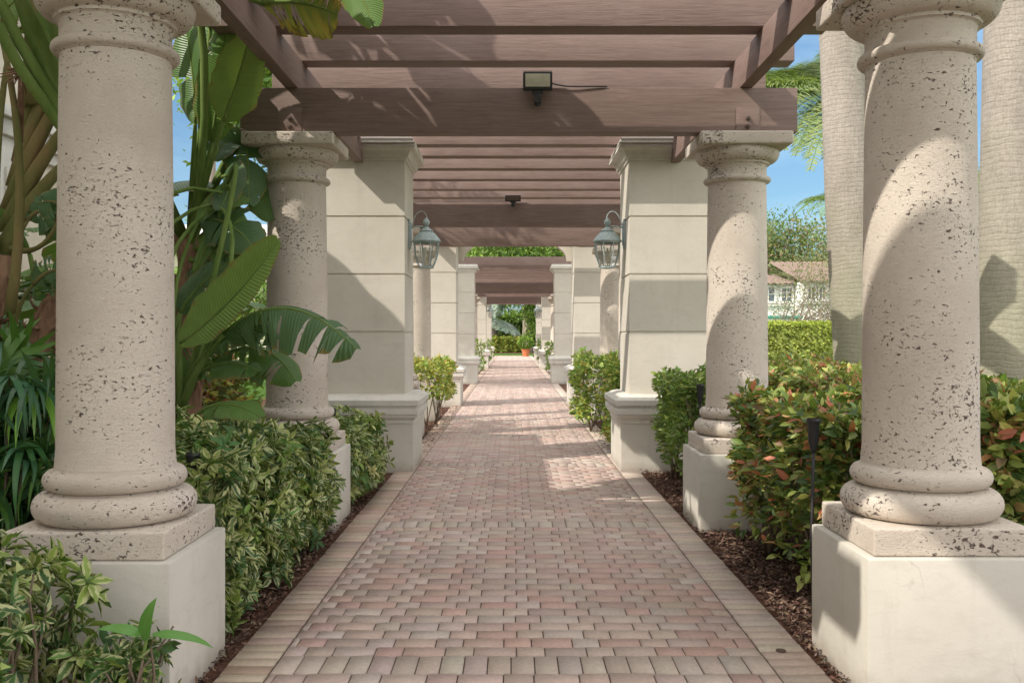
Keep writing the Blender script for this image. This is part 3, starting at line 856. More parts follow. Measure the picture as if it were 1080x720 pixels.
# ------------------------------------------------------------------ stake lights
def stake(px, py_top, py_bot, D, label, s=1.0):
    top = P(px, py_top, D); z1 = top.z
    t = thing('path_light', label, 'path light', (top.x, D, 0), 0, 'black stake lights in the beds')
    h = 0.17 * s
    bm = bmesh.new(); lathe(bm, [(.034, z1), (.038, z1 - .012), (.030, z1 - .03), (.027, z1 - h * .7), (.016, z1 - h), (.001, z1 - h)], 16, cap=False)
    lathe(bm, [(.001, z1 - .006), (.033, z1 - .006)], 16, cap=False)
    obj('lamp_head', bm, M['black'], t, True, 40)
    bm = bmesh.new(); tube(bm, [(.0, 0, -.02), (-.01, 0, (z1 - h) * .5), (0, 0, z1 - h + .01)], .009, 8)
    obj('stake', bm, M['black'], t, True)
stake(858, 441, 520, 5.0, 'black cone headed stake light left of the front right column')
stake(738.5, 405, 440, 8.35, 'small black stake light beside the middle right column')
stake(203.5, 477, 520, 4.7, 'black stake light half hidden in leaves behind the front left column')
stake(351, 431, 445, 9.3, 'small black stake light above the left hedge before the square pillar')

# ------------------------------------------------------------------ paddle leaves
def blade(L, p0, p1, p2, width, facing, fold=0.25, tears=6, col=(0.06, 0.12, 0.03), droop=0.12, n=26, tearw=0.05, brown=0.0, blunt=0.5):
    pts = bez(p0, p1, p2, n + 1)
    facing = Vector(facing).normalized()
    ln = sum((b - a).length for a, b in zip(pts, pts[1:]))
    for s in (-1, 1):
        cuts = set(random.sample(range(3, n - 1), min(tears, n - 5))) if tears else set()
        off = 0.0; dr = 0.0
        seg_off = []
        verts, uv, cols, faces = [], [], [], []
        def st(i, t_extra, sag):
            t = i / n
            p = pts[i]; tg = (pts[min(i + 1, n)] - pts[max(i - 1, 0)]).normalized()
            sd = tg.cross(facing).normalized() * s
            nn = sd.cross(tg).normalized() * s
            if nn.dot(facing) < 0: nn = -nn
            w = width * .5 * min(1, (t * 4.2 + .10)) ** .6 * max(0.0, 1 - ((t - .30) / .72) ** 3 if t > .30 else 1) ** .62
            w *= (1 + 0.03 * math.sin(i * 1.3))
            row = []
            for k in range(4):
                q = k / 3
                v = p + sd * (w * q) + nn * (fold * w * q - (droop + sag) * w * q * q * 1.6) + tg * (t_extra * q * w + .22 * w * q)
                v.z -= sag * w * q * 0.5
                row.append(v)
            return row
        sag = 0; i = 0; te = 0
        segs = sorted(cuts) + [n]; a = 0
        for b_ in segs:
            te = random.uniform(-.12, .12) if tears else 0; sag = random.uniform(0, .28) if tears else 0
            base = len(verts)
            for i in range(a, b_ + 1):
                e = te
                if i == b_ and b_ != n: e = te - tearw / width * 2
                verts += [tuple(v) for v in st(i, e, sag)]
                uv += [(i / n, .5 + s * q / 6.0) for q in range(4)]
                for q in range(4):
                    c = Vector(col) * random.uniform(.93, 1.07)
                    if brown and q >= 1 + (random.random() > brown):
                        bcol = Vector(random.choice([(.42, .24, .05), (.35, .30, .06), (.14, .07, .03)]))
                        c = c.lerp(bcol, min(1, brown * (.35 + .33 * q)))
                    cols.append(tuple(c) + (1,))
            m = b_ - a
            for i in range(m):
                for q in range(3):
                    v0 = base + i * 4 + q
                    f = (v0, v0 + 1, v0 + 5, v0 + 4)
                    faces.append(f if s > 0 else f[::-1])
            a = b_
        L.raw(verts, faces, cols, uv)
    return pts

def rib(bm, pts, r0=.014, r1=.003, back=None):
    n = len(pts); tube(bm, pts[::2] if n % 2 else pts, [r0 + (r1 - r0) * i / (len(pts[::2]) - 1) for i in range(len(pts[::2]))], 6)

def bird_plant(name, label, base, leaves, trunk=None, group=None, petmat='petiole'):
    t = thing(name, label, 'plant', base, 0, group)
    b = Vector(base)
    L = Leaves(); bm = bmesh.new()
    for lf in leaves:
        root = Vector(lf['root']) - b; p0 = Vector(lf['p'][0]) - b; p1 = Vector(lf['p'][1]) - b; p2 = Vector(lf['p'][2]) - b
        pts = blade(L, p0, p1, p2, lf.get('w', .42), lf.get('face', (0, -1, .3)), lf.get('fold', .25), lf.get('tears', 5), lf.get('col', (.055, .115, .03)), lf.get('droop', .15), brown=lf.get('brown', 0))
        rib(bm, pts)
        tgt = (p1 - p0).normalized()
        mid = lf.get('mid'); mid = (Vector(mid) - b) if mid else (p0 - tgt * ((p0 - root).length * .5))
        r = lf.get('r', .022)
        tube(bm, bez(root, mid, p0, 9), [r * (1.5 - .8 * i / 8) for i in range(9)], 8)
    L.build('leaves', M['paddle'], t, smooth=True)
    obj('stalks', bm, M[petmat], t, True)
    if trunk:
        bm = bmesh.new()
        for pts, r in trunk:
            pts = [Vector(p) - b for p in pts]
            q = bez(pts[0], pts[1], pts[2], 12)
            q = [p + Vector((random.uniform(-.012, .012), random.uniform(-.012, .012), 0)) for p in q]
            tube(bm, q, [r * random.uniform(.85, 1.15) for _ in q], 10)
            for k in range(26):
                i = random.randint(3, 10); a = random.uniform(0, 2 * PI)
                s = q[i] + Vector((math.cos(a) * r, math.sin(a) * r, 0))
                e = s + Vector((math.cos(a) * .05, math.sin(a) * .05, random.uniform(-.22, .12)))
                tube(bm, bez(s, (s + e) / 2 + Vector((math.cos(a) * .05, math.sin(a) * .05, 0)), e, 4), [.012, .010, .006, .003], 4)
        obj('trunk', bm, M['husk'], t, True)
    return t

GR1, GR2, GR3, GR4 = (.050, .115, .028), (.085, .165, .035), (.035, .085, .035), (.13, .21, .045)
B = P(197, 500, 7.3); B.z = 0
rt = P(200, 262, 7.3)
rl_ = P(196, 385, 7.0)
lv = []
def lf(root, p0, p1, p2, **k): lv.append(dict(root=root, p=(p0, p1, p2), **k))
# upper leaves between the two left columns
lf(rt, P(236, 128, 6.7), P(252, 85, 6.6), P(262, 40, 6.5), w=.34, face=(.45, -1, -.1), col=GR4, tears=0, fold=.3, mid=P(214, 200, 7.0), r=.017)
lf(rt, P(224, 150, 7.0), P(232, 80, 6.9), P(238, 30, 6.8), w=.36, face=(-.25, -1, -.1), col=GR2, tears=2, fold=.35, mid=P(208, 215, 7.1))
lf(rt, P(206, 130, 7.1), P(206, 85, 7.1), P(196, 28, 7.1), w=.42, face=(-.5, -1, .1), col=GR1, tears=1, mid=P(203, 190, 7.2))
lf(rt, P(222, 120, 7.6), P(226, 60, 7.6), P(250, -30, 7.7), w=.5, face=(.1, -1, .0), col=GR1, tears=2, mid=P(212, 190, 7.5))
lf(rt, P(252, 150, 7.5), P(262, 128, 7.4), P(262, 215, 7.2), w=.38, face=(.5, -1, .3), col=GR3, tears=2, mid=P(240, 150, 7.5))
lf(rt, P(246, 160, 7.4), P(236, 140, 7.3), P(226, 170, 7.2), w=.34, face=(-.3, -1, .5), col=GR3, tears=0, mid=P(228, 190, 7.3))
lf(rt, P(250, 195, 7.6), P(270, 175, 7.5), P(286, 232, 7.4), w=.34, face=(.4, -1, .5), col=GR1, tears=3, mid=P(240, 230, 7.4))
lf(rt, P(236, 186, 7.2), P(252, 182, 7.0), P(232, 222, 6.8), w=.30, face=(-.3, -1, .2), col=GR3, tears=0)
lf(rt, P(212, 232, 7.0), P(240, 225, 6.9), P(268, 262, 6.7), w=.40, face=(-.1, -.8, .5), col=GR3, tears=3, mid=P(205, 245, 7.2))
lf(rt, P(218, 262, 7.2), P(240, 262, 7.1), P(262, 275, 6.9), w=.26, face=(0, -.6, .8), col=GR1, tears=2)
lf(rt, P(205, 275, 7.2), P(215, 272, 7.1), P(236, 300, 6.9), w=.36, face=(.1, -.8, .4), col=GR3, tears=3)
# canopy above the frame, shades the beam and the walk
lf(rt, P(222, 30, 7.0), P(240, -60, 6.6), P(305, -130, 6.1), w=.55, face=(.3, -.5, 1), col=GR1, tears=5, mid=P(210, 150, 7.2))
for (x, y_, z, dx, dy, dz) in ((-2.4, 6.2, 4.9, .9, -.3, .1), (-2.7, 6.5, 5.0, -.5, -.9, .2), (-2.5, 6.4, 5.3, .7, .5, .4), (-2.9, 6.0, 4.8, .6, -.8, .1), (-2.2, 6.7, 4.6, 1.0, -.1, -.1), (-2.8, 6.6, 5.3, -.9, .2, .3), (-2.3, 6.9, 4.8, .8, .7, .0), (-1.9, 6.3, 4.7, .9, .1, .1), (-2.6, 6.8, 5.5, .4, .9, .1)):
    lf(rt, (x, y_, z), (x + dx * .5, y_ + dy * .5, z + dz + .25), (x + dx * 1.1, y_ + dy * 1.1, z + dz - .05), w=.68, face=(.1, -.2, 1), col=GR1, tears=5, r=.024)
bird_plant('bird_of_paradise', 'tall bird of paradise with upright paddle leaves between the two left columns', B, lv,
           [((B, B + Vector((.05, 0, 1.0)), rt + Vector((-.02, 0, .12))), .085), ((B + Vector((-.12, .1, 0)), B + Vector((-.14, 0, 1.0)), rt + Vector((-.12, .05, -.2))), .06)],
           'bird of paradise plants left of the walk', 'petiole')
lv = []
B2 = P(196, 560, 6.6); B2.z = 0
q = P(192, 430, 6.6)
lf(q, P(190, 362, 6.4), P(250, 320, 6.3), P(294, 253, 6.1), w=.36, face=(-.35, -1, .35), col=GR4, tears=0, fold=.35, droop=.05, mid=P(188, 400, 6.5))
lf(q, P(236, 352, 6.3), P(300, 290, 6.1), P(376, 368, 5.9), w=.42, face=(.1, -.65, .9), col=(.045, .10, .045), tears=9, droop=.45, fold=.05, mid=P(205, 385, 6.4))
lf(q, P(222, 368, 6.5), P(262, 335, 6.4), P(292, 358, 6.3), w=.26, face=(0, -.7, .7), col=(.05, .11, .045), tears=4)
lf(q, P(225, 380, 6.6), P(280, 345, 6.5), P(312, 402, 6.4), w=.34, face=(0, -.5, .9), col=GR1, tears=6, droop=.4)
lf(q, P(208, 395, 6.5), P(240, 372, 6.4), P(272, 392, 6.3), w=.24, face=(0, -.5, .9), col=GR1, tears=3)
lf(q, P(190, 330, 6.8), P(205, 300, 6.8), P(252, 268, 6.8), w=.28, face=(0, -1, .5), col=GR3, tears=2)
lf(q, P(205, 440, 6.3), P(232, 412, 6.2), P(275, 440, 6.0), w=.26, face=(0, -.6, .9), col=GR2, tears=2)
lf(q, P(196, 400, 6.9), P(205, 372, 6.9), P(240, 352, 6.9), w=.32, face=(0, -1, .6), col=GR1, tears=3)
for k in range(9):   # bare leaning stalks
    lf(q, P(random.uniform(200, 245), random.uniform(185, 330), 6.9), P(random.uniform(215, 262), 210, 7.0), P(random.uniform(215, 262), random.uniform(150, 250), 7.1), w=.12, face=(0, -1, .3), col=GR2, tears=0, r=.016)
bird_plant('bird_of_paradise', 'low bird of paradise, one leaf pointing up and one torn leaf over the column', B2, lv, None, 'bird of paradise plants left of the walk')
# plant at the far left with its fan of sheaths
lv = []
B3 = Vector((-2.92, 5.3, 0))
f0 = P(12, 262, 5.2)
fan = [((2, 268), (78, 165), 5.30), ((6, 246), (84, 118), 5.34), ((10, 222), (84, 76), 5.38), ((16, 198), (80, 36), 5.42), ((22, 172), (74, -6), 5.46), ((30, 142), (64, -50), 5.50), ((34, 112), (46, -80), 5.45), ((-6, 262), (12, 40), 5.2)]
for i, (a, e_, D) in enumerate(fan):
    rr_ = P(a[0], a[1], D); e = P(e_[0], e_[1], D + .1); dv = (e - rr_).normalized()
    q_ = .5 if e_[1] < 0 else .10
    w_ = .45 if e_[1] < 0 else .08
    lf(rr_, e, e + dv * q_, e + dv * q_ * 1.9 + Vector((0, .2, -.1)), w=w_, face=(-.4, -.9, .5), col=[GR1, GR2, GR3][i % 3], tears=5 if w_ > .2 else 0, r=.036 if i < 7 else .018, mid=rr_.lerp(e, .5) + Vector((-.05, 0, .06)))
lf(f0, P(60, 235, 5.0), P(72, 205, 5.0), P(38, 215, 4.95), w=.2, face=(0, -1, .3), col=GR3, tears=3, r=.012)
lf(P(20, 330, 5.3), P(30, 232, 5.3), P(50, 205, 5.3), P(76, 250, 5.3), w=.26, face=(0, -1, .3), col=GR3, tears=4, r=.012)
lf(P(15, 360, 5.3), P(35, 300, 5.2), P(60, 270, 5.2), P(88, 300, 5.2), w=.24, face=(0, -1, .3), col=GR3, tears=6, r=.012)
lf(P(10, 330, 5.0), P(2, 40, 5.0), P(-4, 15, 5.0), P(18, 0, 5.0), w=.18, face=(0, -1, .3), col=GR4, tears=0, r=.02)
bird_plant('bird_of_paradise', 'bird of paradise at the far left with a fan of thick green brown sheaths', B3, lv,
           [((B3 + Vector((0, .0, 0)), P(-30, 380, 5.3), P(-4, 268, 5.22)), .085), ((P(-25, 470, 5.4), P(30, 380, 5.5), P(92, 270, 5.6)), .085), ((P(30, 560, 5.6), P(50, 420, 5.6), P(80, 330, 5.7)), .05)],
           'bird of paradise plants left of the walk', 'petiole_red')
# dead flower on it
bm = bmesh.new(); c0 = P(22, 78, 4.95)
for k in range(46):
    d = Vector((random.gauss(0, 1), random.gauss(0, 1), random.gauss(.2, .8))).normalized() * random.uniform(.05, .12)
    tube(bm, bez(c0 - B3, c0 - B3 + d * .6, c0 - B3 + d + Vector((0, 0, -.03)), 4), [.006, .005, .004, .002], 4)
tube(bm, [P(20, 150, 5.1) - B3, P(22, 110, 5.0) - B3, c0 - B3], [.02, .018, .012], 6)
dead = obj('dead_flower', bm, M['husk'], None, True); dead.parent = [o for o in COL.objects if o.name.startswith('bird_of_paradise') and abs(o.location.x + 2.92) < .01][0]

# leaves hanging through the pergola at the top left (seen against the rafters): they belong to a plant behind the column
lv = []
B4 = Vector((-2.07, 5.0, 0))
r4 = Vector((-2.05, 5.0, 2.2))
def W(px, py, D): return P(px, py, D)
lf(r4, W(276, 4, 4.9), W(316, -4, 4.85), W(356, 16, 4.8), w=.36, face=(0, -.8, -.5), col=(.13, .16, .03), tears=8, brown=.75, fold=0, droop=.1, r=.018, mid=(-2.0, 4.9, 3.6))
lf(r4, W(345, -22, 5.0), W(376, -30, 5.0), W(394, 28, 4.9), w=.22, face=(0, -1, -.1), col=GR2, tears=1, r=.015, mid=(-2.0, 4.8, 3.7))
for (x, y_, z, dx, dy) in ((-2.3, 4.5, 4.2, 1.0, .3), (-2.5, 5.0, 4.5, .7, 1.0), (-2.7, 4.4, 4.6, -.3, .8), (-2.2, 4.3, 4.0, 1.0, -.7), (-2.8, 5.0, 4.3, -.8, .2), (-2.4, 5.4, 4.1, .5, .9), (-2.3, 4.9, 4.8, .2, .5)):
    lf(r4, (x, y_, z), (x + dx * .5, y_ + dy * .5, z + .45), (x + dx, y_ + dy, z + .2), w=.5, face=(.2, -.2, 1), col=GR1, tears=5, r=.022)
bird_plant('bird_of_paradise', 'bird of paradise behind the front left column, one browning leaf hanging through the rafters', B4, lv,
           [((B4, B4 + Vector((.05, 0, 1)), r4), .075)], 'bird of paradise plants left of the walk')
# further clumps along the left side (seen between the columns, shading the walk)
def clump(base, hgt, nl, spread, label, seed, w=.45):
    global lv
    random.seed(seed); lv = []
    b = Vector(base)
    for k in range(nl):
        a = random.uniform(0, 2 * PI); sp = random.uniform(.3, 1) * spread; h = hgt * random.uniform(.55, 1)
        e = b + Vector((math.cos(a) * sp * .6, math.sin(a) * sp * .6, h * .72)); d = Vector((math.cos(a), math.sin(a), 0))
        lf(b + Vector((random.uniform(-.1, .1), random.uniform(-.1, .1), .5)), e, e + d * .35 + Vector((0, 0, h * .22)), e + d * 1.0 + Vector((0, 0, h * .10)), w=w, face=tuple(-d * .5 + Vector((0, 0, 1))), col=random.choice([GR1, GR2, GR3]), tears=6, r=.025, mid=b.lerp(e, .55) + Vector((0, 0, .1)))
    bird_plant('bird_of_paradise', label, base, lv, [((b, b + Vector((0, 0, .4)), b + Vector((0, 0, hgt * .35))), .10)], 'bird of paradise plants left of the walk')
clump((-3.2, 8.4, 0), 2.9, 14, .8, 'dense bird of paradise clump behind the middle left column, mostly hidden', 3)
clump((-3.3, 7.2, 0), 3.2, 9, .7, 'bird of paradise clump against the cream house wall, mostly hidden', 5)

# ------------------------------------------------------------------ lady palm at far left
def lady_palm(base, ext, n, label, zr):
    t = thing('lady_palm', label, 'plant', base)
    b = np.array(base); L = Leaves(); bm = bmesh.new()
    for k in range(n):
        c = np.array([random.uniform(-ext[0], ext[0]), random.uniform(-ext[1], ext[1]), random.uniform(*zr)])
        out = np.array([random.gauss(.2, .7), random.gauss(-.7, .6), random.gauss(.35, .35)]); out /= np.linalg.norm(out)
        m = random.randint(7, 10)
        ref = np.cross(out, rdir(1)[0]); ref /= np.linalg.norm(ref); ref2 = np.cross(out, ref)
        ref = np.array([1, .2, 0.0]) - out * np.dot(out, [1, .2, 0]); ref /= np.linalg.norm(ref)
        up = np.cross(out, ref); 
        if up[2] < 0: up = -up
        ang = np.linspace(-1.5, 1.5, m)
        d = out[None] * np.cos(ang)[:, None] + ref[None] * np.sin(ang)[:, None] + RNG.normal(0, .08, (m, 3))
        cc = pick([(.028, .085, .030), (.040, .115, .035), (.03, .095, .045), (.07, .17, .03)] if random.random() > .08 else [(.14, .28, .04)], 1, .2)[0]
        L.add(TSD if random.random() < .6 else TS, np.tile(c, (m, 1)), d, np.tile(up, (m, 1)), RNG.uniform(.24, .40, m), RNG.uniform(.028, .042, m), np.tile(cc, (m, 1)))
        if k % 3 == 0:
            tube(bm, bez((c[0] * .4, c[1] * .4, 0), (c[0] * .7, c[1] * .7, c[2] * .6), tuple(c), 5), [.010, .009, .008, .006, .004], 5)
    L.build('fronds', M['strap'], t); obj('stems', bm, M['twig'], t, True)
lady_palm((-2.75, 5.05, 0), (.55, .35, 0), 150, 'dark green lady palm with drooping strap fingers left of the front column', (.35, 1.40))
lady_palm((-4.3, 7.4, 0), (1.1, .5, 0), 80, 'shadowed lady palm further back along the cream wall', (.3, 1.9))

# ------------------------------------------------------------------ hedges and shrubs
VAR = [(.028, .068, .018), (.055, .11, .025), (.022, .055, .02), (.11, .16, .035), (.16, .20, .05), (.035, .08, .02), (.25, .27, .10), (.03, .065, .02)]
hedge('variegated_shrub', 'yellow and green variegated shrub cut off by the lower left corner', 'shrub', (-2.25, -1.60, 2.95, 3.55, .05, .74), 480, .085, VAR, M['leaf_var'], None, 'ltfbr', .10, .07, TL, 7, 14, droop=.35, aspect=.46, varalpha=.8)
hedge('variegated_shrub', 'small leafy variegated shrub in front of the front left pedestal', 'shrub', (-1.62, -1.27, 3.30, 3.66, .02, .42), 130, .08, VAR, M['leaf_var'], None, 'ltfbr', .09, .08, TL, 7, 8, droop=.25, aspect=.46, varalpha=.8)
hs = [((-2.35, -1.35, 4.62, 5.85, .02, .93), 1900, 'variegated hedge shrub between the two left pedestals, nearest part'),
      ((-2.35, -1.35, 5.80, 7.24, .02, .82), 2100, 'variegated hedge shrub in front of the middle left pedestal'),
      ((-2.5, -1.95, 7.05, 8.10, .2, .80), 300, 'variegated shrub wrapping the middle left column base'),
      ((-2.3, -1.30, 8.00, 9.80, .02, .70), 1550, 'bright variegated hedge shrub before the left square pillar')]
for bx_, n, lab in hs:
    hedge('variegated_shrub', lab, 'shrub', bx_, n, .082, VAR, M['leaf_var'], 'variegated shrubs along the left edge of the walk', 'ltfbr', .10, .075, TL, 7, 12, droop=.25, aspect=.46, open_bottom=.10, varalpha=.72)
# one long drooping blade in front of the pedestal
L = Leaves(); 
for k, (a, b_, w) in enumerate(((( -1.30, 3.42, .42), (1, .1, .02), .035), ((-1.33, 3.42, .40), (.1, -.3, 1), .05), ((-1.34, 3.42, .42), (-.9, -.3, .5), .04))):
    L.add(TS, [a], [b_], [(0, -.5, 1)], [.24 if k == 0 else .17], [w * 1.2], [(.08, .2, .04)])
bm = bmesh.new(); tube(bm, [(-1.42, 3.5, 0), (-1.37, 3.46, .2), (-1.32, 3.42, .42)], [.01, .008, .006], 6)
ty = thing('ti_seedling', 'small green seedling with long blade leaves before the front left pedestal', 'plant', (0, 0, 0))
L.build('leaves', M['strap'], ty); obj('stem', bm, M['petiole'], ty, True)

CRO = [(.09, .13, .03), (.13, .17, .04), (.05, .09, .025), (.20, .23, .06), (.15, .18, .04), (.06, .10, .03), (.27, .28, .08), (.17, .19, .05), (.25, .27, .07), (.04, .075, .025), (.30, .09, .05), (.28, .16, .07), (.14, .08, .05), (.03, .06, .02), (.08, .13, .025)]
CRO2 = [(.12, .15, .035), (.16, .19, .05), (.25, .27, .08), (.08, .11, .03), (.19, .21, .05), (.30, .30, .09), (.13, .16, .04), (.22, .24, .06), (.32, .09, .06), (.30, .17, .08), (.05, .08, .025), (.10, .15, .03)]
GRN = [(.09, .15, .03), (.12, .19, .035), (.07, .125, .03), (.19, .24, .06)]
hedge('copperleaf_hedge', 'red tinged leafy hedge between the two right hand columns', 'hedge', (1.60, 2.75, 5.0, 6.85, .12, 1.08), 12500, .082, CRO, M['leaf_cro'], 'leafy hedges right of the walk', 'ltfb', .12, .08, TL, 1, 26, open_bottom=.45, aspect=.50)
hedge('copperleaf_hedge', 'low leafy hedge beside the right square pillar pedestal', 'hedge', (1.50, 2.3, 8.35, 10.05, .18, 1.12), 6500, .07, GRN + CRO[:3], M['leaf_cro'], 'leafy hedges right of the walk', 'ltf', .10, .06, TL, 1, 16, open_bottom=.4, aspect=.52)
hedge('copperleaf_hedge', 'wide reddish hedge field behind the right hand columns', 'hedge', (2.8, 6.2, 5.4, 14.5, .1, 1.10), 48000, .092, CRO2, M['leaf_cro'], 'leafy hedges right of the walk', 'tfl', .07, .07, TL, 1, 20, core=True, aspect=.52)
hedge('copperleaf_hedge', 'copper and green hedge right behind the front right column', 'hedge', (2.15, 4.3, 4.35, 5.35, .1, 1.20), 10500, .092, CRO2 + CRO, M['leaf_cro'], 'leafy hedges right of the walk', 'tfl', .10, .09, TL, 1, 16, aspect=.52)
YEL = [(.22, .27, .05), (.28, .31, .07), (.15, .21, .04), (.32, .25, .06)]
hedge('clipped_shrub', 'small yellow green shrub behind the left pillar pedestal', 'shrub', (-2.2, -1.02, 14.55, 16.2, .42, 1.10), 2600, .085, YEL, M['leaf_cro'], 'small clipped shrubs between far columns', 'tfr', .10, .05, TL, 1, 8, aspect=.55, open_bottom=.2)
hedge('clipped_shrub', 'yellow green shrub by the right walk, nearer of two past the lantern', 'shrub', (1.25, 2.2, 11.9, 13.2, .12, 1.08), 3000, .085, YEL + GRN, M['leaf_cro'], 'small clipped shrubs between far columns', 'tfl', .10, .06, TL, 1, 8, aspect=.55)
hedge('clipped_shrub', 'yellow green shrub by the right walk, farther of two past the lantern', 'shrub', (1.05, 2.2, 14.6, 16.4, .12, 1.16), 3000, .09, YEL + GRN, M['leaf_cro'], 'small clipped shrubs between far columns', 'tfl', .10, .06, TL, 1, 8, aspect=.55)
for (sx, y0, lab) in ((-1, 31.2, 'tiny shrub beside the left walk beyond the arch'), (1, 31.4, 'tiny shrub beside the right walk beyond the arch'), (-1, 43.9, 'tiny far shrub by the left edge near the end of the walk'), (1, 43.9, 'tiny far shrub by the right edge near the end of the walk')):
    x0, x1 = (C - 1.9, C - 1.05) if sx < 0 else (C + 1.1, C + 1.9)
    hedge('clipped_shrub', lab, 'shrub', (x0, x1, y0, y0 + 1.0, .3, 1.25), 600, .12, GRN + YEL[:1], M['leaf_cro'], 'small clipped shrubs between far columns', 'tflr', .10, .08, TQ, 1, 4, aspect=.6)
BRT = [(.30, .36, .06), (.38, .43, .08), (.24, .30, .05)]
hedge('clipped_hedge', 'bright green flat topped clipped hedge before the white house', 'hedge', (5.0, 13, 19.5, 25, 0, 1.76), 75000, .06, BRT, M['leaf_far'], None, 'tfl', .05, .015, TQ, 1, 0, core=True, aspect=.7, round_r=.08)
# left background shrubs seen between the columns
hedge('copperleaf_hedge', 'dark red and yellow shrub behind the middle left column', 'hedge', (-5.2, -3.2, 10.2, 11.6, .1, 1.15), 4200, .11, [(.22, .06, .04), (.25, .24, .05), (.10, .13, .03), (.05, .07, .03)], M['leaf_cro'], None, 'tfr', .12, .08, TL, 1, 8, aspect=.5)
hedge('green_shrub', 'loose light green shrub in the background on the left', 'shrub', (-10, -4.2, 14, 16, .1, 1.7), 6000, .14, [(.10, .18, .03), (.16, .25, .04), (.06, .11, .03)], M['leaf_far'], None, 'tfr', .25, .15, TL, 1, 0, aspect=.5)

# ------------------------------------------------------------------ palms
def palm_trunk(name, label, px_pts, D, radii, crown=True, mat='palmbark', hgt=9.0):
    base = P(px_pts[0][0], 353, D); base.z = 0
    t = thing(name, label, 'palm', tuple(base), 0, 'smooth grey palms on the right')
    pts = [Vector((P(px, py, D).x - base.x, 0, P(px, py, D).z)) for px, py in px_pts]
    pts[0].z = -.02
    n = 60; zs = [pts[0].z + (hgt - pts[0].z) * i / n for i in range(n + 1)]
    zz = [p.z for p in pts]; xx = [p.x for p in pts]
    q = [(float(np.interp(z, zz, xx)), 0, z) for z in zs]
    # smooth
    xs = np.array([a[0] for a in q]); k = np.ones(9) / 9; xs2 = np.convolve(np.pad(xs, 4, mode='edge'), k, 'valid')
    rs = np.interp(zs, [r[0] for r in radii], [r[1] for r in radii])
    bm = bmesh.new(); tube(bm, [(x, 0, z) for x, z in zip(xs2, zs)], rs, 32)
    obj('trunk', bm, M[mat], t, True)
    if crown:
        fronds(t, Vector((xs2[-1], 0, hgt)), 16, 2.8, .5, [(.06, .12, .03), (.08, .15, .035)])
    return t

def fronds(t, c, n, length, droopf, pal, zlo=-.2, zhi=1.0, leaflet=.5, stiff=False, wid=.03, ang=None, nl=44):
    L = Leaves(); bm = bmesh.new()
    for k in range(n):
        a = ang[k] if ang else 2 * PI * k * .381966
        el = zlo + (zhi - zlo) * ((k * .618) % 1)
        d = Vector((math.cos(a) * math.cos(el), math.sin(a) * math.cos(el), math.sin(el)))
        ln = length * random.uniform(.85, 1.1)
        p0 = c + d * .1; p2 = c + d * ln + Vector((0, 0, -droopf * ln * (1.0 - .35 * math.sin(max(el, 0)))))
        p1 = c + d * ln * .55 + Vector((0, 0, .10 * ln))
        pts = bez(p0, p1, p2, 15)
        tube(bm, pts[::2], [.022 * (1 - i / 9) + .004 for i in range(8)], 5)
        P_, D_, N_, L_, = [], [], [], []
        for i in range(nl):
            f = .10 + .9 * i / nl; fi = f * 14; i0 = min(int(fi), 13); p = pts[i0].lerp(pts[i0 + 1], fi - i0)
            tg = (pts[i0 + 1] - pts[i0]).normalized(); side = tg.cross(Vector((0, 0, 1)))
            side = side.normalized() if side.length > .01 else Vector((1, 0, 0)); up = side.cross(tg)
            for s in (-1, 1):
                dd = side * s * .85 + tg * .55 + up * (random.uniform(.15, .5) if not stiff else .3) + Vector((random.gauss(0, .07), random.gauss(0, .07), random.gauss(-.05, .1)))
                P_.append(tuple(p)); D_.append(tuple(dd)); N_.append(tuple(up)); L_.append(leaflet * math.sin(PI * min(.96, .18 + f * .8)) ** .7 * random.uniform(.85, 1.1))
        cc = pick(pal, 1, .12)[0]
        L.add(TS, P_, D_, N_, L_, wid, np.clip(cc[None] * RNG.uniform(.85, 1.15, (len(P_), 1)), 0, 1))
    L.build('crown', M['leaf_far'], t); obj('frond_stalks', bm, M['petiole'], t, True)

palm_trunk('palm_tree', 'slightly leaning smooth grey palm trunk seen left of the front right column', [(912, 400), (908, 378), (898, 230), (890, 90), (884, -20), (878, -200)], 11.0,
           [(0, .30), (1.2, .30), (3.0, .285), (4.3, .255), (5.5, .235), (9, .20)], True)
palm_trunk('palm_tree', 'thick mottled grey palm trunk at the right edge of the picture', [(1064, 400), (1064, 300), (1068, 120), (1072, 0), (1076, -200)], 8.0,
           [(0, .30), (1.4, .275), (2.1, .255), (3, .24), (4, .245), (9, .2)], True, hgt=8.5)
# date palm
dp = P(914, 353, 22); dp.z = 0
t = thing('date_palm', 'bushy date palm with feathery fronds behind the grey palm trunk', 'palm', tuple(dp))
bm = bmesh.new(); tube(bm, [(0, 0, 0), (0.05, 0, 3), (0, 0, 6.3)], [.36, .30, .33], 14)
for k in range(260):
    a = random.uniform(0, 2 * PI); z = random.uniform(.5, 6.6); r = .32
    s = Vector((math.cos(a) * r * .8, math.sin(a) * r * .8, z)); e = s + Vector((math.cos(a) * .16, math.sin(a) * .16, .2))
    tube(bm, [s, e], [.06, .025], 5)
obj('trunk', bm, M['boots'], t, True)
fronds(t, Vector((0, 0, 6.9)), 140, 4.2, .40, [(.12, .16, .05), (.08, .13, .05), (.16, .19, .06), (.06, .10, .04)], -.85, 1.35, .60, wid=.032, nl=84)
dp2 = P(885, 353, 46); dp2.z = 0
t = thing('coconut_palm', 'small far palm top above the olive green trees', 'palm', tuple(dp2))
bm = bmesh.new(); tube(bm, [(0, 0, 0), (.1, 0, 4), (0, 0, 7.6)], [.2, .16, .14], 10); obj('trunk', bm, M['bark_pale'], t, True)
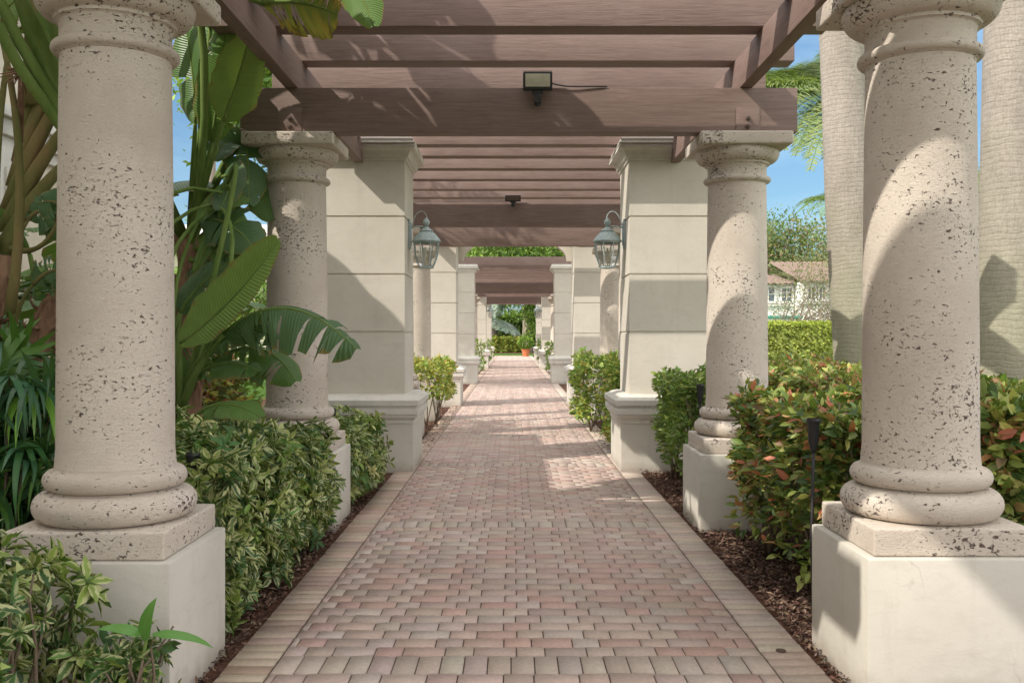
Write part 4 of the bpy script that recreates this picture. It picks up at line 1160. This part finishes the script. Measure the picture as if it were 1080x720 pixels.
fronds(t, Vector((0, 0, 7.8)), 26, 2.2, .5, [(.10, .16, .04)], -.5, 1.2, .5, wid=.05, nl=26)
# slender trunk on the left background
pp = P(221, 353, 14); pp.z = 0
t = thing('palm_tree', 'thin pale straight palm trunk in the left background between the columns', 'palm', tuple(pp))
bm = bmesh.new(); tube(bm, [(0, 0, 0), (.02, 0, 3), (0, 0, 7.5)], [.10, .075, .07], 14); obj('trunk', bm, M['bark_pale'], t, True)
fronds(t, Vector((0, 0, 7.6)), 14, 2.0, .5, [(.08, .14, .03)], -.4, 1.2, .5, nl=28)
for (px, D, h, lab) in ((232, 26, 3.9, 'small feathery palm in the left background, right of the thin trunk'), (204, 24, 3.4, 'small feathery palm in the left background, behind the leaning stalks')):
    b0 = P(px, 353, D); b0.z = 0
    t = thing('areca_palm', lab, 'palm', tuple(b0))
    bm = bmesh.new(); tube(bm, [(0, 0, 0), (.05, 0, 1), (0, 0, h * .6)], [.1, .09, .08], 8); obj('trunk', bm, M['bark_pale'], t, True)
    fronds(t, Vector((0, 0, h * .62)), 30, 2.0, .25, [(.16, .24, .05), (.11, .18, .04)], .1, 1.4, .5, nl=30)

# ------------------------------------------------------------------ trees
def tree(name, label, base, h, cr, tr, nleaf, size, pal, trunks=1, mat='bark', leafmat='leaf_far', zc=None, nclump=60, tpl=None, group=None, spread=.5, density=1.0, lean=0):
    t = thing(name, label, 'tree', base, 0, group)
    rx, ry, rz = cr; zc = zc or h - rz
    cl_ = []
    for k in range(nclump):
        v = rdir(1)[0] * RNG.uniform(.45, 1.0); cl_.append((v[0] * rx + lean, v[1] * ry, zc + v[2] * rz * (1 if v[2] > 0 else .8)))
    cl_ = np.array(cl_)
    bm = bmesh.new()
    for m in range(trunks):
        a = 2 * PI * m / max(trunks, 1) + .7; off = 0 if trunks == 1 else .22
        s = Vector((math.cos(a) * off, math.sin(a) * off, -.02))
        fork = Vector((math.cos(a) * (off + (spread * rx * .5 if trunks > 1 else .05)) + lean * .4, math.sin(a) * (off + (spread * ry * .4 if trunks > 1 else .05)), zc - rz * .65))
        tube(bm, bez(s, s.lerp(fork, .5) + Vector((random.uniform(-.15, .15), random.uniform(-.1, .1), .1)), fork, 7), [tr * (1.15 - .5 * i / 6) for i in range(7)], 8)
        mine = cl_[m::trunks]
        for c in mine[:26]:
            e = Vector(c); mid = fork.lerp(e, .5) + Vector((random.uniform(-.2, .2), random.uniform(-.2, .2), .18 * (e - fork).length * random.uniform(0, 1)))
            r0 = tr * .45; tube(bm, bez(fork, mid, e, 6), [r0, r0 * .75, r0 * .5, r0 * .35, r0 * .2, r0 * .1], 5)
            for w in range(4):
                e2 = e + Vector((random.gauss(0, .16 * rx), random.gauss(0, .16 * ry), random.gauss(0, .16 * rz)))
                tube(bm, [mid.lerp(e, random.uniform(.3, 1)), e2], [r0 * .2, r0 * .07], 4)
    obj('trunk', bm, M[mat], t, True)
    if nleaf:
        which = RNG.integers(0, nclump, nleaf)
        sg = np.array([rx, ry, rz]) * .19 * RNG.uniform(.7, 1.3, (nclump, 1))
        p = cl_[which] + RNG.normal(0, 1, (nleaf, 3)) * sg[which]
        cb = RNG.uniform(.7, 1.3, nclump)[which][:, None]
        c = np.clip(pick(pal, nleaf, .18) * cb, .004, 1)
        L = Leaves(); L.add(tpl or TQ, p, rdir(nleaf), rdir(nleaf) + np.array([0, 0, .8]), RNG.uniform(.7, 1.3, nleaf) * size, size * .5, c)
        L.build('crown', M[leafmat], t)
    return t
def gb(px, D): v = P(px, 353, D); v.z = -.02; return tuple(v)
OLV = [(.13, .15, .06), (.10, .13, .05), (.17, .18, .08), (.22, .16, .09)]
DGR = [(.045, .085, .02), (.07, .12, .03), (.10, .16, .035)]
LGR = [(.11, .19, .03), (.16, .25, .04), (.08, .14, .03), (.20, .30, .05)]
tree('crape_myrtle', 'pale multi stemmed small tree with sparse twigs before the white house', gb(862, 33), 4.6, (2.4, 1.6, 1.9), .07, 3200, .10, OLV, 5, 'bark_pale', nclump=70, spread=.9)
tree('oak_tree', 'olive green tree behind the white house, just right of the middle right column', gb(822, 58), 8.6, (3.4, 3, 3.0), .25, 9000, .26, OLV + DGR, 2, nclump=80)
tree('oak_tree', 'thin leaved olive tree behind the white house, nearer the grey palm trunk', gb(872, 62), 8.9, (3.6, 3, 2.8), .22, 7000, .24, OLV, 2, 'bark_pale', nclump=80)
tree('oak_tree', 'darker green tree edge beside the middle right column', gb(797, 60), 9.0, (2.4, 2, 3.0), .2, 5000, .22, LGR + DGR, 1, nclump=50)
# end of the walk
tree('vine_covered_tree', 'tree with vine wrapped trunk at the end of the walk', gb(556, 80), 11.5, (5.5, 4, 4.0), .40, 12000, .42, LGR + DGR, 1, 'bark_pale', nclump=90)
L = Leaves(); n = 2600
a = RNG.uniform(0, 2 * PI, n); z = RNG.uniform(1.3, 4.6, n); r = .5 + RNG.normal(0, .14, n) + .35 * np.sin(z * 1.4) ** 2
p = np.stack([np.cos(a) * r + .55, np.sin(a) * r - .2, z], 1)
L.add(TQ, p, rdir(n), rdir(n), .22, .14, pick(LGR, n, .25))
vv = [o for o in COL.objects if o.name.startswith('vine_covered_tree')][0]
L.build('vine', M['leaf_far'], vv)
lv_trees = [(470, 95, 13, (6, 4, 5), 'tall bright green tree beyond the end of the walk, leftmost'), (505, 104, 13.5, (5, 4, 5), 'tall bright green tree beyond the end of the walk, second from left'),
            (590, 98, 13, (5.5, 4, 5), 'tall bright green tree beyond the end of the walk, right of the vine covered tree'), (640, 110, 14, (6, 4, 5), 'tall bright green tree beyond the end of the walk, rightmost')]
for px, D, h, cr, lab in lv_trees:
    tree('background_tree', lab, gb(px, D), h, cr, .35, 7000, .5, LGR + DGR[1:], 1, nclump=70, group='green trees beyond the end of the walk')
# silvery fan palm
sp_ = P(522, 353, 84); sp_.z = 0
t = thing('silver_palm', 'silvery grey palm crown beyond the end of the walk', 'palm', tuple(sp_))
bm = bmesh.new(); tube(bm, [(0, 0, 0), (0, 0, 1), (0, 0, 2.4)], [.35, .3, .28], 10); obj('trunk', bm, M['bark_pale'], t, True)
fronds(t, Vector((0, 0, 2.6)), 46, 3.0, .35, [(.30, .36, .32), (.22, .28, .25)], -.3, 1.4, .8, wid=.045, nl=46)
hedge('clipped_hedge', 'low yellow green clipped hedge across the end of the walk', 'hedge', (-4.5, 1.2, 81, 83, 0, 1.25), 5000, .2, YEL + BRT[:2], M['leaf_far'], None, 'tf', .1, .08, TQ, 1, 0, core=True, aspect=.7)
hedge('green_shrub', 'tall loose green shrubbery behind the low hedge at the walk end', 'shrub', (-6, 4.5, 87, 90, 0, 3.3), 9000, .35, LGR + DGR, M['leaf_far'], None, 'tf', .3, .35, TQ, 1, 0, core=True, aspect=.6)
# potted plant
pb = P(554.5, 353, 66); pb.z = 0
t = thing('terracotta_pot', 'orange terracotta pot holding a leafy plant at the end of the walk', 'potted plant', tuple(pb)); t.scale = (.85, .85, .85)
bm = bmesh.new(); lathe(bm, [(.001, .0), (.23, 0), (.32, .50), (.36, .505), (.37, .60), (.32, .60), (.30, .54), (.001, .54)], 28, cap=False); obj('pot', bm, M['terracotta'], t, True, 35)
n = 900; v = rdir(n) * RNG.uniform(.4, 1, (n, 1)) ** .5
L = Leaves(); L.add(TL, v * np.array([.62, .6, .42]) + np.array([0, 0, 1.1]), v + rdir(n) * .5, rdir(n) + np.array([0, 0, 1]), .2, .1, pick(LGR, n, .2)); L.build('plant', M['leaf_far'], t)
bm = bmesh.new()
for k in range(8): tube(bm, [(0, 0, .5), (random.uniform(-.3, .3), random.uniform(-.3, .3), 1.15)], [.02, .01], 5)
obj('stems', bm, M['twig'], t, True)
sheet('lawn', -14, 14, 68, 76, 0.004, M['grass'])

# ------------------------------------------------------------------ buildings
def tiles(bm, x0, x1, y0, y1, z0, z1, axis, period=.28, amp=.05, rows=None, n_per=8):
    """corrugated tile slope: low edge (x1) eave; axis 'y': eave runs along y"""
    if axis == 'y':
        ln = y1 - y0; n = int(ln / period * n_per); m = 14
        grid = []
        for j in range(m + 1):
            f = j / m; row = []
            for i in range(n + 1):
                yy = y0 + ln * i / n; w = abs(math.sin(PI * (yy - y0) / period)) * amp
                row.append(bm.verts.new((x1 + (x0 - x1) * f, yy, z0 + (z1 - z0) * f + w)))
            grid.append(row)
    else:
        ln = x1 - x0; n = int(ln / period * n_per); m = 14; grid = []
        for j in range(m + 1):
            f = j / m; row = []
            for i in range(n + 1):
                xx = x0 + ln * i / n; w = abs(math.sin(PI * (xx - x0) / period)) * amp
                row.append(bm.verts.new((xx, y0 + (y1 - y0) * f, z0 + (z1 - z0) * f + w)))
            grid.append(row)
    for a, b in zip(grid, grid[1:]):
        for i in range(len(a) - 1): bm.faces.new((a[i], a[i + 1], b[i + 1], b[i]))

XW = -4.95
t = thing('cream_house', 'cream stucco house wall with cornice behind the plants at far left', 'building', (XW, 0, 0))
box('wall', -6, 0, -9, 11.0, -.05, 4.95, M['wallL'], t, .01)
box('upper_storey', -6, -.02, -9, 4.6, 4.952, 6.0, M['wallL'], t, .01)
bm = bmesh.new()
for (z0, z1, p_) in ((3.30, 3.42, .05), (3.42, 3.58, .10), (3.58, 3.68, .16)): add_box(bm, .002, p_, -9, 11.05, z0 + .001, z1, .01)
for (z0, z1, p_) in ((4.7, 4.82, .08), (4.82, 4.92, .14)): add_box(bm, .002, p_, -9, 11.05, z0 + .001, z1, .01)
obj('cornice', bm, M['trim'], t, True, 30)
for yy in (3.2, 6.2, 8.7, 10.3):
    bm = bmesh.new(); add_box(bm, .003, .12, yy, yy + .55, -.05, 3.29, .01)
    for k in range(4): add_box(bm, .121, .145, yy + .06 + k * .125, yy + .11 + k * .125, .3, 3.1, .006)
    obj('pilaster', bm, M['trim'], t, True, 30)
bm = bmesh.new(); tiles(bm, -3, .35, -9.2, 11.3, 4.96, 5.8, 'y'); obj('roof', bm, M['roof'], t, True)
bm = bmesh.new(); tiles(bm, -6, .33, -9.2, 4.9, 6.01, 7.8, 'y'); obj('roof', bm, M['roof'], t, True)
bm = bmesh.new(); tube(bm, [(.06, 7.9, 0), (.06, 7.9, 3.28)], .04, 10); obj('downpipe', bm, M['boots'], t, True)

# white house right
hx0, hx1, hy = 11.5, 30, 48
t = thing('white_house', 'white house with red tile roof and white framed windows behind the bright hedge', 'building', (hx0, hy, 0))
def hp(px, D=48): return (px - 541) * D / 1000 - hx0
def hz(py, D=48): return EYE + (353 - py) * D / 1000
box('wall', hp(795), hp(842.5), 0.8, 8, -.05, hz(299), M['white'], t, .02)
box('wall', hp(843), hx1 - hx0, 0, 8, -.05, hz(297.5), M['white'], t, .02)
box('sill_band', hp(795), hp(842), .68, .798, hz(322.5), hz(320), M['trim'], t, .01)
box('sill_band', hp(843), hp(1100), -.1, -.002, hz(321), hz(318.5), M['trim'], t, .01)
def win(px0, px1, py0, py1, yy, cols, rows):
    x0, x1, z1, z0 = hp(px0), hp(px1), hz(py0), hz(py1)
    bm = bmesh.new()
    add_box(bm, x0 - .1, x0, yy - .09, yy - .003, z0 - .1, z1 + .1); add_box(bm, x1, x1 + .1, yy - .09, yy - .003, z0 - .1, z1 + .1)
    add_box(bm, x0 + .001, x1 - .001, yy - .09, yy - .003, z0 - .1, z0); add_box(bm, x0 + .001, x1 - .001, yy - .09, yy - .003, z1, z1 + .1)
    for i in range(1, cols): xx = x0 + (x1 - x0) * i / cols; add_box(bm, xx - .025, xx + .025, yy - .07, yy - .02, z0 + .001, z1 - .001)
    for i in range(1, rows): z_ = z0 + (z1 - z0) * i / rows; add_box(bm, x0 + .001, x1 - .001, yy - .066, yy - .024, z_ - .02, z_ + .02)
    f = obj('window', bm, M['white'], t)
    box('pane', x0 + .002, x1 - .002, yy - .018, yy - .004, z0 + .002, z1 - .002, M['pane'], f, 0)
win(808, 821, 302, 317, .8, 2, 2); win(829, 839.5, 303, 317, .8, 2, 3); win(852, 859, 303, 315.5, 0, 2, 2); win(864, 870, 303, 315.5, 0, 2, 2)
bm = bmesh.new(); tiles(bm, hp(790), hp(846), .35, 5, hz(299.2), hz(284), 'x', .3, .06); obj('roof', bm, M['roof'], t, True)
bm = bmesh.new(); tiles(bm, hp(842), hx1 - hx0 + .5, -.5, 5.5, hz(297.6), hz(268), 'x', .3, .06); obj('roof', bm, M['roof'], t, True)
box('awning', hp(800), hp(842.3), -.7, .6, hz(336.3), hz(333.2), M['teal'], t, .02)
hedge('green_shrub', 'small dark shrub at the foot of the white house wall', 'shrub', (hp(868) + hx0, hp(884) + hx0, 45.6, 47, 0, hz(329)), 900, .2, DGR, M['leaf_far'], None, 'tfl', .1, .12, TQ, 1, 0, core=True, aspect=.6)

# parked car glimpsed between column and palm
def car(loc, rot, label):
    t = thing('parked_car', label, 'car', loc, rot)
    bm = bmesh.new()
    prof = [(-2.2, .35), (-2.25, .75), (-2.1, .95), (-1.3, 1.0), (-.65, 1.42), (.75, 1.45), (1.5, 1.02), (2.1, .92), (2.22, .6), (2.2, .35)]
    for s in (-1, 1): pass
    L_ = [bm.verts.new((x, -.88 + (.12 if z > 1.1 else 0), z)) for x, z in prof]; R_ = [bm.verts.new((x, .88 - (.12 if z > 1.1 else 0), z)) for x, z in prof]
    bm.faces.new(L_[::-1]); bm.faces.new(R_)
    for i in range(len(prof)):
        j = (i + 1) % len(prof); bm.faces.new((L_[i], L_[j], R_[j], R_[i]))
    bmesh.ops.bevel(bm, geom=list(bm.edges), offset=.05, segments=2, affect='EDGES')
    obj('body', bm, M['carpaint'], t, True, 50)
    for s in (-1, 1):
        bm = bmesh.new(); vs = [bm.verts.new((x, s * .86, z)) for x, z in ((-1.15, 1.03), (-.62, 1.34), (.68, 1.37), (1.25, 1.05))]
        vs2 = [bm.verts.new((v.co.x, v.co.y - s * .05 , v.co.z)) for v in vs]
        bm.faces.new(vs); bm.faces.new(vs2[::-1])
        for i in range(4): bm.faces.new((vs[i], vs[(i + 1) % 4], vs2[(i + 1) % 4], vs2[i]))
        obj('side_window', bm, M['pane'], t)
    for x in (-1.4, 1.4):
        for s in (-1, 1):
            bm = bmesh.new(); lathe(bm, [(.001, -.1), (.30, -.1), (.33, -.07), (.33, .07), (.30, .1), (.001, .1)], 24, cap=False)
            bmesh.ops.rotate(bm, verts=bm.verts, cent=(0, 0, 0), matrix=Matrix.Rotation(PI / 2, 3, 'X')); bmesh.ops.translate(bm, verts=bm.verts, vec=(x, s * .82, .33))
            obj('wheel', bm, M['tyre'], t, True, 40)
car((P(1031, 353, 17.5).x + 1.6, 17.5, 0), .25, 'pale silver car glimpsed between the front right column and the right palm trunk')

# left background house
lb = P(262, 353, 38)
t = thing('distant_house', 'distant white house with pale roof seen between the two left columns', 'building', (lb.x, 38, 0))
box('wall', -7, 3.2, 0, 8, -.05, EYE + (353 - 262) * .038, M['wallL'], t, .02)
bm = bmesh.new(); tiles(bm, -7.5, 3.6, -.6, 5, EYE + 91 * .038 + .01, EYE + 130 * .038, 'x', .35, .06)
obj('roof', bm, mat_plain('pale_roof', rgb(.62, .60, .56), .8), t, True)
for xx in (-4.2, -1.8, .8):
    f = box('window', xx, xx + 1.0, -.1, -.003, 1.6, 3.4, M['white'], t, .01); box('pane', xx + .12, xx + .88, -.115, -.102, 1.72, 3.28, M['pane'], f, 0)
tree('background_tree', 'leafy tree left of the walk between the two pergolas, hidden by pillars', (-5.2, 25.2, -.02), 11.5, (3.2, 2.6, 3.2), .16, 16000, .24, LGR, 1, nclump=70)
tree('background_tree', 'leafy tree in front of the distant left house', gb(245, 30), 4.4, (2.2, 1.5, 1.7), .12, 5000, .16, LGR + DGR, 1, nclump=50)
tree('background_tree', 'dark tree far left behind the distant house', gb(190, 55), 8, (4, 3, 3.2), .2, 5000, .3, DGR, 1, nclump=50)

# ------------------------------------------------------------------ light, sky, camera
dsun = Vector((1.0, .59, -1.0)).normalized()
w = bpy.data.worlds.new('World'); scene.world = w; w.use_nodes = True
nt = w.node_tree; nt.nodes.clear()
out = nt.nodes.new('ShaderNodeOutputWorld'); bg = nt.nodes.new('ShaderNodeBackground')
sky = nt.nodes.new('ShaderNodeTexSky'); sky.sky_type = 'NISHITA'; sky.sun_disc = False
sky.sun_elevation = math.asin(-dsun.z); sky.sun_rotation = math.atan2(-dsun.x, -dsun.y) % (2 * PI)
sky.air_density = 1.0; sky.dust_density = 1.6; sky.ozone_density = 1.0
tc = nt.nodes.new('ShaderNodeTexCoord'); mp = nt.nodes.new('ShaderNodeMapping'); mp.inputs['Scale'].default_value = (1, 1, 3.5)
nz = nt.nodes.new('ShaderNodeTexNoise'); nz.inputs['Scale'].default_value = 2.6; nz.inputs['Detail'].default_value = 6; nz.inputs['Roughness'].default_value = .6
rp = nt.nodes.new('ShaderNodeValToRGB'); rp.color_ramp.elements[0].position = .45; rp.color_ramp.elements[1].position = .75
rp.color_ramp.elements[1].color = (.55, .55, .55, 1)
mx = nt.nodes.new('ShaderNodeMix'); mx.data_type = 'RGBA'; mx.inputs[7].default_value = (6.5, 6.8, 7.2, 1)
nt.links.new(tc.outputs['Generated'], mp.inputs[0]); nt.links.new(mp.outputs[0], nz.inputs[0]); nt.links.new(nz.outputs[0], rp.inputs[0])
nt.links.new(rp.outputs[0], mx.inputs[0]); nt.links.new(sky.outputs[0], mx.inputs[6])
# bright haze added overhead and behind the viewer to fill shade, clear blue ahead
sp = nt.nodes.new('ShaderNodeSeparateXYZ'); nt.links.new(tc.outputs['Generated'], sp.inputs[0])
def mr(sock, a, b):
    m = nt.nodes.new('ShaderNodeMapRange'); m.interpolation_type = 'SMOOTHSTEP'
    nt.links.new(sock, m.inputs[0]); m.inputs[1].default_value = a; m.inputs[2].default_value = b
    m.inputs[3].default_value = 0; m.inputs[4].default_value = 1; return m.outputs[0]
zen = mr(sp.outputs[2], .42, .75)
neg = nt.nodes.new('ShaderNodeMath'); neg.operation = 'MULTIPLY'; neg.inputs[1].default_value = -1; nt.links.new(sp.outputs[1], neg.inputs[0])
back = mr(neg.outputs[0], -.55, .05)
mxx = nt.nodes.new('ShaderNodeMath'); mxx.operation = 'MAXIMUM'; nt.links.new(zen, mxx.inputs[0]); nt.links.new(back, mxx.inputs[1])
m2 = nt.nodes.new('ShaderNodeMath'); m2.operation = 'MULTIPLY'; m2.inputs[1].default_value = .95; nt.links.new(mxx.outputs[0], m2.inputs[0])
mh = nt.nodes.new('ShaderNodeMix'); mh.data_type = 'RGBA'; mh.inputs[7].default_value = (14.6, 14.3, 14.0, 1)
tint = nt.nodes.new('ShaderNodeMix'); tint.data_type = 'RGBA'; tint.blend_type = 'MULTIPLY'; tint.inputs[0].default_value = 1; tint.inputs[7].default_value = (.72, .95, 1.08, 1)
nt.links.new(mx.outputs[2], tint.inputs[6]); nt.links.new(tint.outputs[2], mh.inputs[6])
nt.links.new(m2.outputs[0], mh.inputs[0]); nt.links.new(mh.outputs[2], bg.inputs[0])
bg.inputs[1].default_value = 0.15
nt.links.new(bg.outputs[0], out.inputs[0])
sl = bpy.data.lights.new('sun', 'SUN'); sl.energy = 4.3; sl.angle = math.radians(.5); sl.color = (1.0, .93, .82)
so = bpy.data.objects.new('sun', sl); link(so); so.rotation_euler = dsun.to_track_quat('-Z', 'Y').to_euler(); so.location = (-8, -5, 12)

cam = bpy.data.cameras.new('camera'); co = bpy.data.objects.new('camera', cam); link(co)
co.location = (0, 0, EYE); co.rotation_euler = (PI / 2, 0, 0)
cam.lens = 1000 / 1080 * 36; cam.sensor_width = 36; cam.shift_x = -1 / 1080; cam.shift_y = -7 / 1080; cam.clip_end = 3000; cam.clip_start = .05
scene.camera = co
scene.view_settings.view_transform = 'Standard'; scene.view_settings.look = 'None'; scene.view_settings.exposure = 0; scene.view_settings.gamma = 1
scene.cycles.max_bounces = 8; scene.cycles.diffuse_bounces = 4; scene.cycles.transparent_max_bounces = 12
scene.cycles.use_denoising = True
